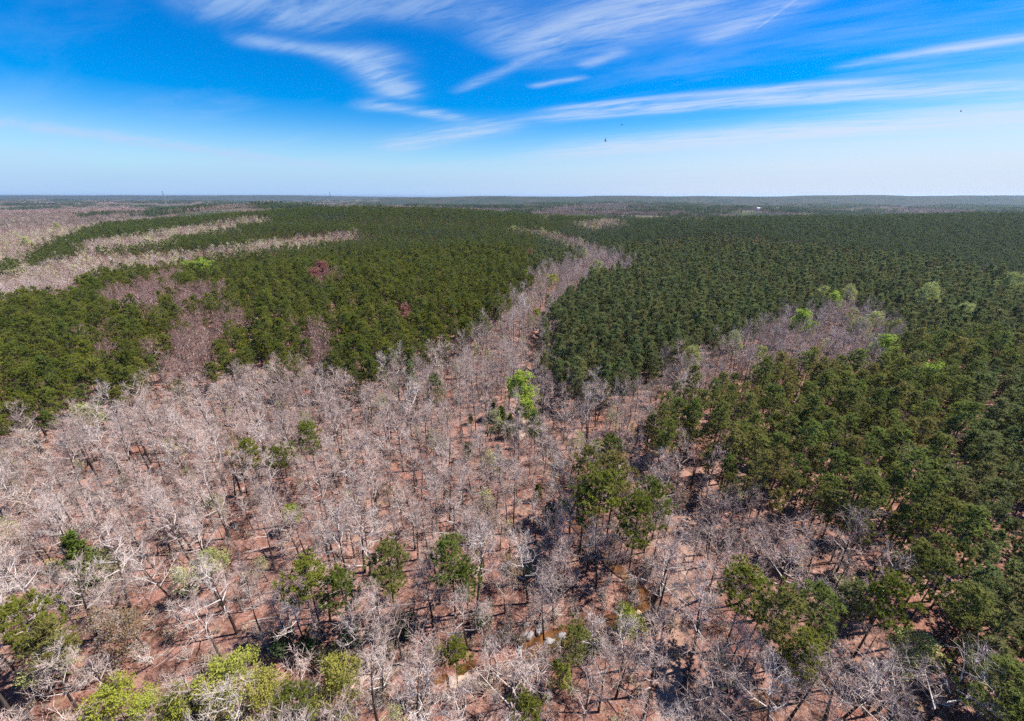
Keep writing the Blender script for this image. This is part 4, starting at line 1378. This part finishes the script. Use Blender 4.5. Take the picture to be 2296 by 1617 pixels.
def mast(u, dist, H, label):
    x, y = at_far(u, dist)
    gz = hz(x, y)
    H = H - gz
    e = obj('radio_mast', None, loc=(x, y, gz))
    for k in range(3):
        a = 2.09 * k
        mb = MB(); mb.tube([Vector((math.cos(a) * 3.2, math.sin(a) * 3.2, -2)), Vector((math.cos(a) * 1.2, math.sin(a) * 1.2, H))], [.7, .45], 5)
        obj('leg', mb.mesh('leg', [M['steel']]), e)
    for j in range(14):
        q = j / 14
        rr_ = 3.2 - 2 * q
        mb = MB()
        P3 = [Vector((math.cos(2.09 * k) * rr_, math.sin(2.09 * k) * rr_, H * q + (H / 14 if k % 2 else 0))) for k in range(3)]
        for k in range(3):
            mb.tube([P3[k], P3[(k + 1) % 3]], [.25, .25], 4)
        obj('brace', mb.mesh('brace', [M['steel']]), e)
    return tag(e, label, 'mast', 'radio masts on the horizon')
mast(372, 2600, 104.5, 'thin radio mast on the horizon, the more westerly of two')
mast(743, 2600, 105, 'thin radio mast on the horizon nearer the middle')
def bird(u, w, dist, span, roll, yaw, label):
    p = Vector((0, 0, CZ)) + ray(u, w) * dist
    mb = MB()
    body = [Vector((0, -.38, 0)), Vector((0, -.28, .01)), Vector((0, 0, .02)), Vector((0, .25, 0)), Vector((0, .36, .0))]
    mb.tube(body, [.03, .08, .1, .06, .03], 8, 0, True)
    v0 = len(mb.v)
    for s_ in (-1, 1):
        b0 = len(mb.v)
        pr = [(0.06, .16, -.14, .02), (.3, .2, -.16, .1), (.6, .16, -.14, .19), (.85, .08, -.12, .28)]
        for (q, f_, bk, zz_) in pr:
            for th in (.012, -.012):
                mb.v.append((s_ * q * span / 1.7, f_, zz_ + th)); mb.v.append((s_ * q * span / 1.7, bk, zz_ + th))
        for k in range(3):
            a = b0 + 4 * k
            for t4 in ((0, 1, 5, 4), (2, 6, 7, 3), (0, 4, 6, 2), (1, 3, 7, 5)):
                mb.f.append(tuple(a + j for j in t4)); mb.i.append(0)
    b0 = len(mb.v)
    mb.v += [(-.07, -.36, .01), (.07, -.36, .01), (.15, -.66, .01), (-.15, -.66, .01), (-.07, -.36, -.01), (.07, -.36, -.01), (.15, -.66, -.01), (-.15, -.66, -.01)]
    for t4 in ((0, 1, 2, 3), (7, 6, 5, 4), (0, 4, 5, 1), (1, 5, 6, 2), (2, 6, 7, 3), (3, 7, 4, 0)):
        mb.f.append(tuple(b0 + j for j in t4)); mb.i.append(0)
    return tag(obj('bird', mb.mesh('bird', [M['bird']]), loc=p, rot=(R(20), roll, yaw)), label, 'bird', 'birds soaring in the sky')
bird(1357, 316, 150, 1.8, R(-38), R(75), 'dark soaring bird with tilted wings, the lower of two in the sky')
bird(1393, 280, 190, 1.8, R(-15), R(120), 'dark soaring bird, the upper of two close together in the sky')
bird(2154, 250, 330, 1.8, R(20), R(40), 'tiny dark bird alone in the sky toward the bright side')
bird(1332, 465, 210, 1.8, R(30), R(10), 'dark bird flying low against the far woods')

# ------------------------------------------------------------------ the air
mb = MB()
mb.box((0, 14000, 13), (90000, 90000, 188))
hz_m, N = mat('thin_haze')
pv = N.n('ShaderNodeVolumePrincipled')
pv.inputs['Color'].default_value = (.60, .78, 1.0, 1)
pv.inputs['Density'].default_value = 3.8e-5
pv.inputs['Anisotropy'].default_value = 0.4
out = N.n('ShaderNodeOutputMaterial')
N.link(pv.outputs[0], out.inputs['Volume'])

hz_m.cycles.volume_sampling = 'DISTANCE'
ho = obj('haze', mb.mesh('haze', [hz_m]))
tag(ho, kind='stuff')
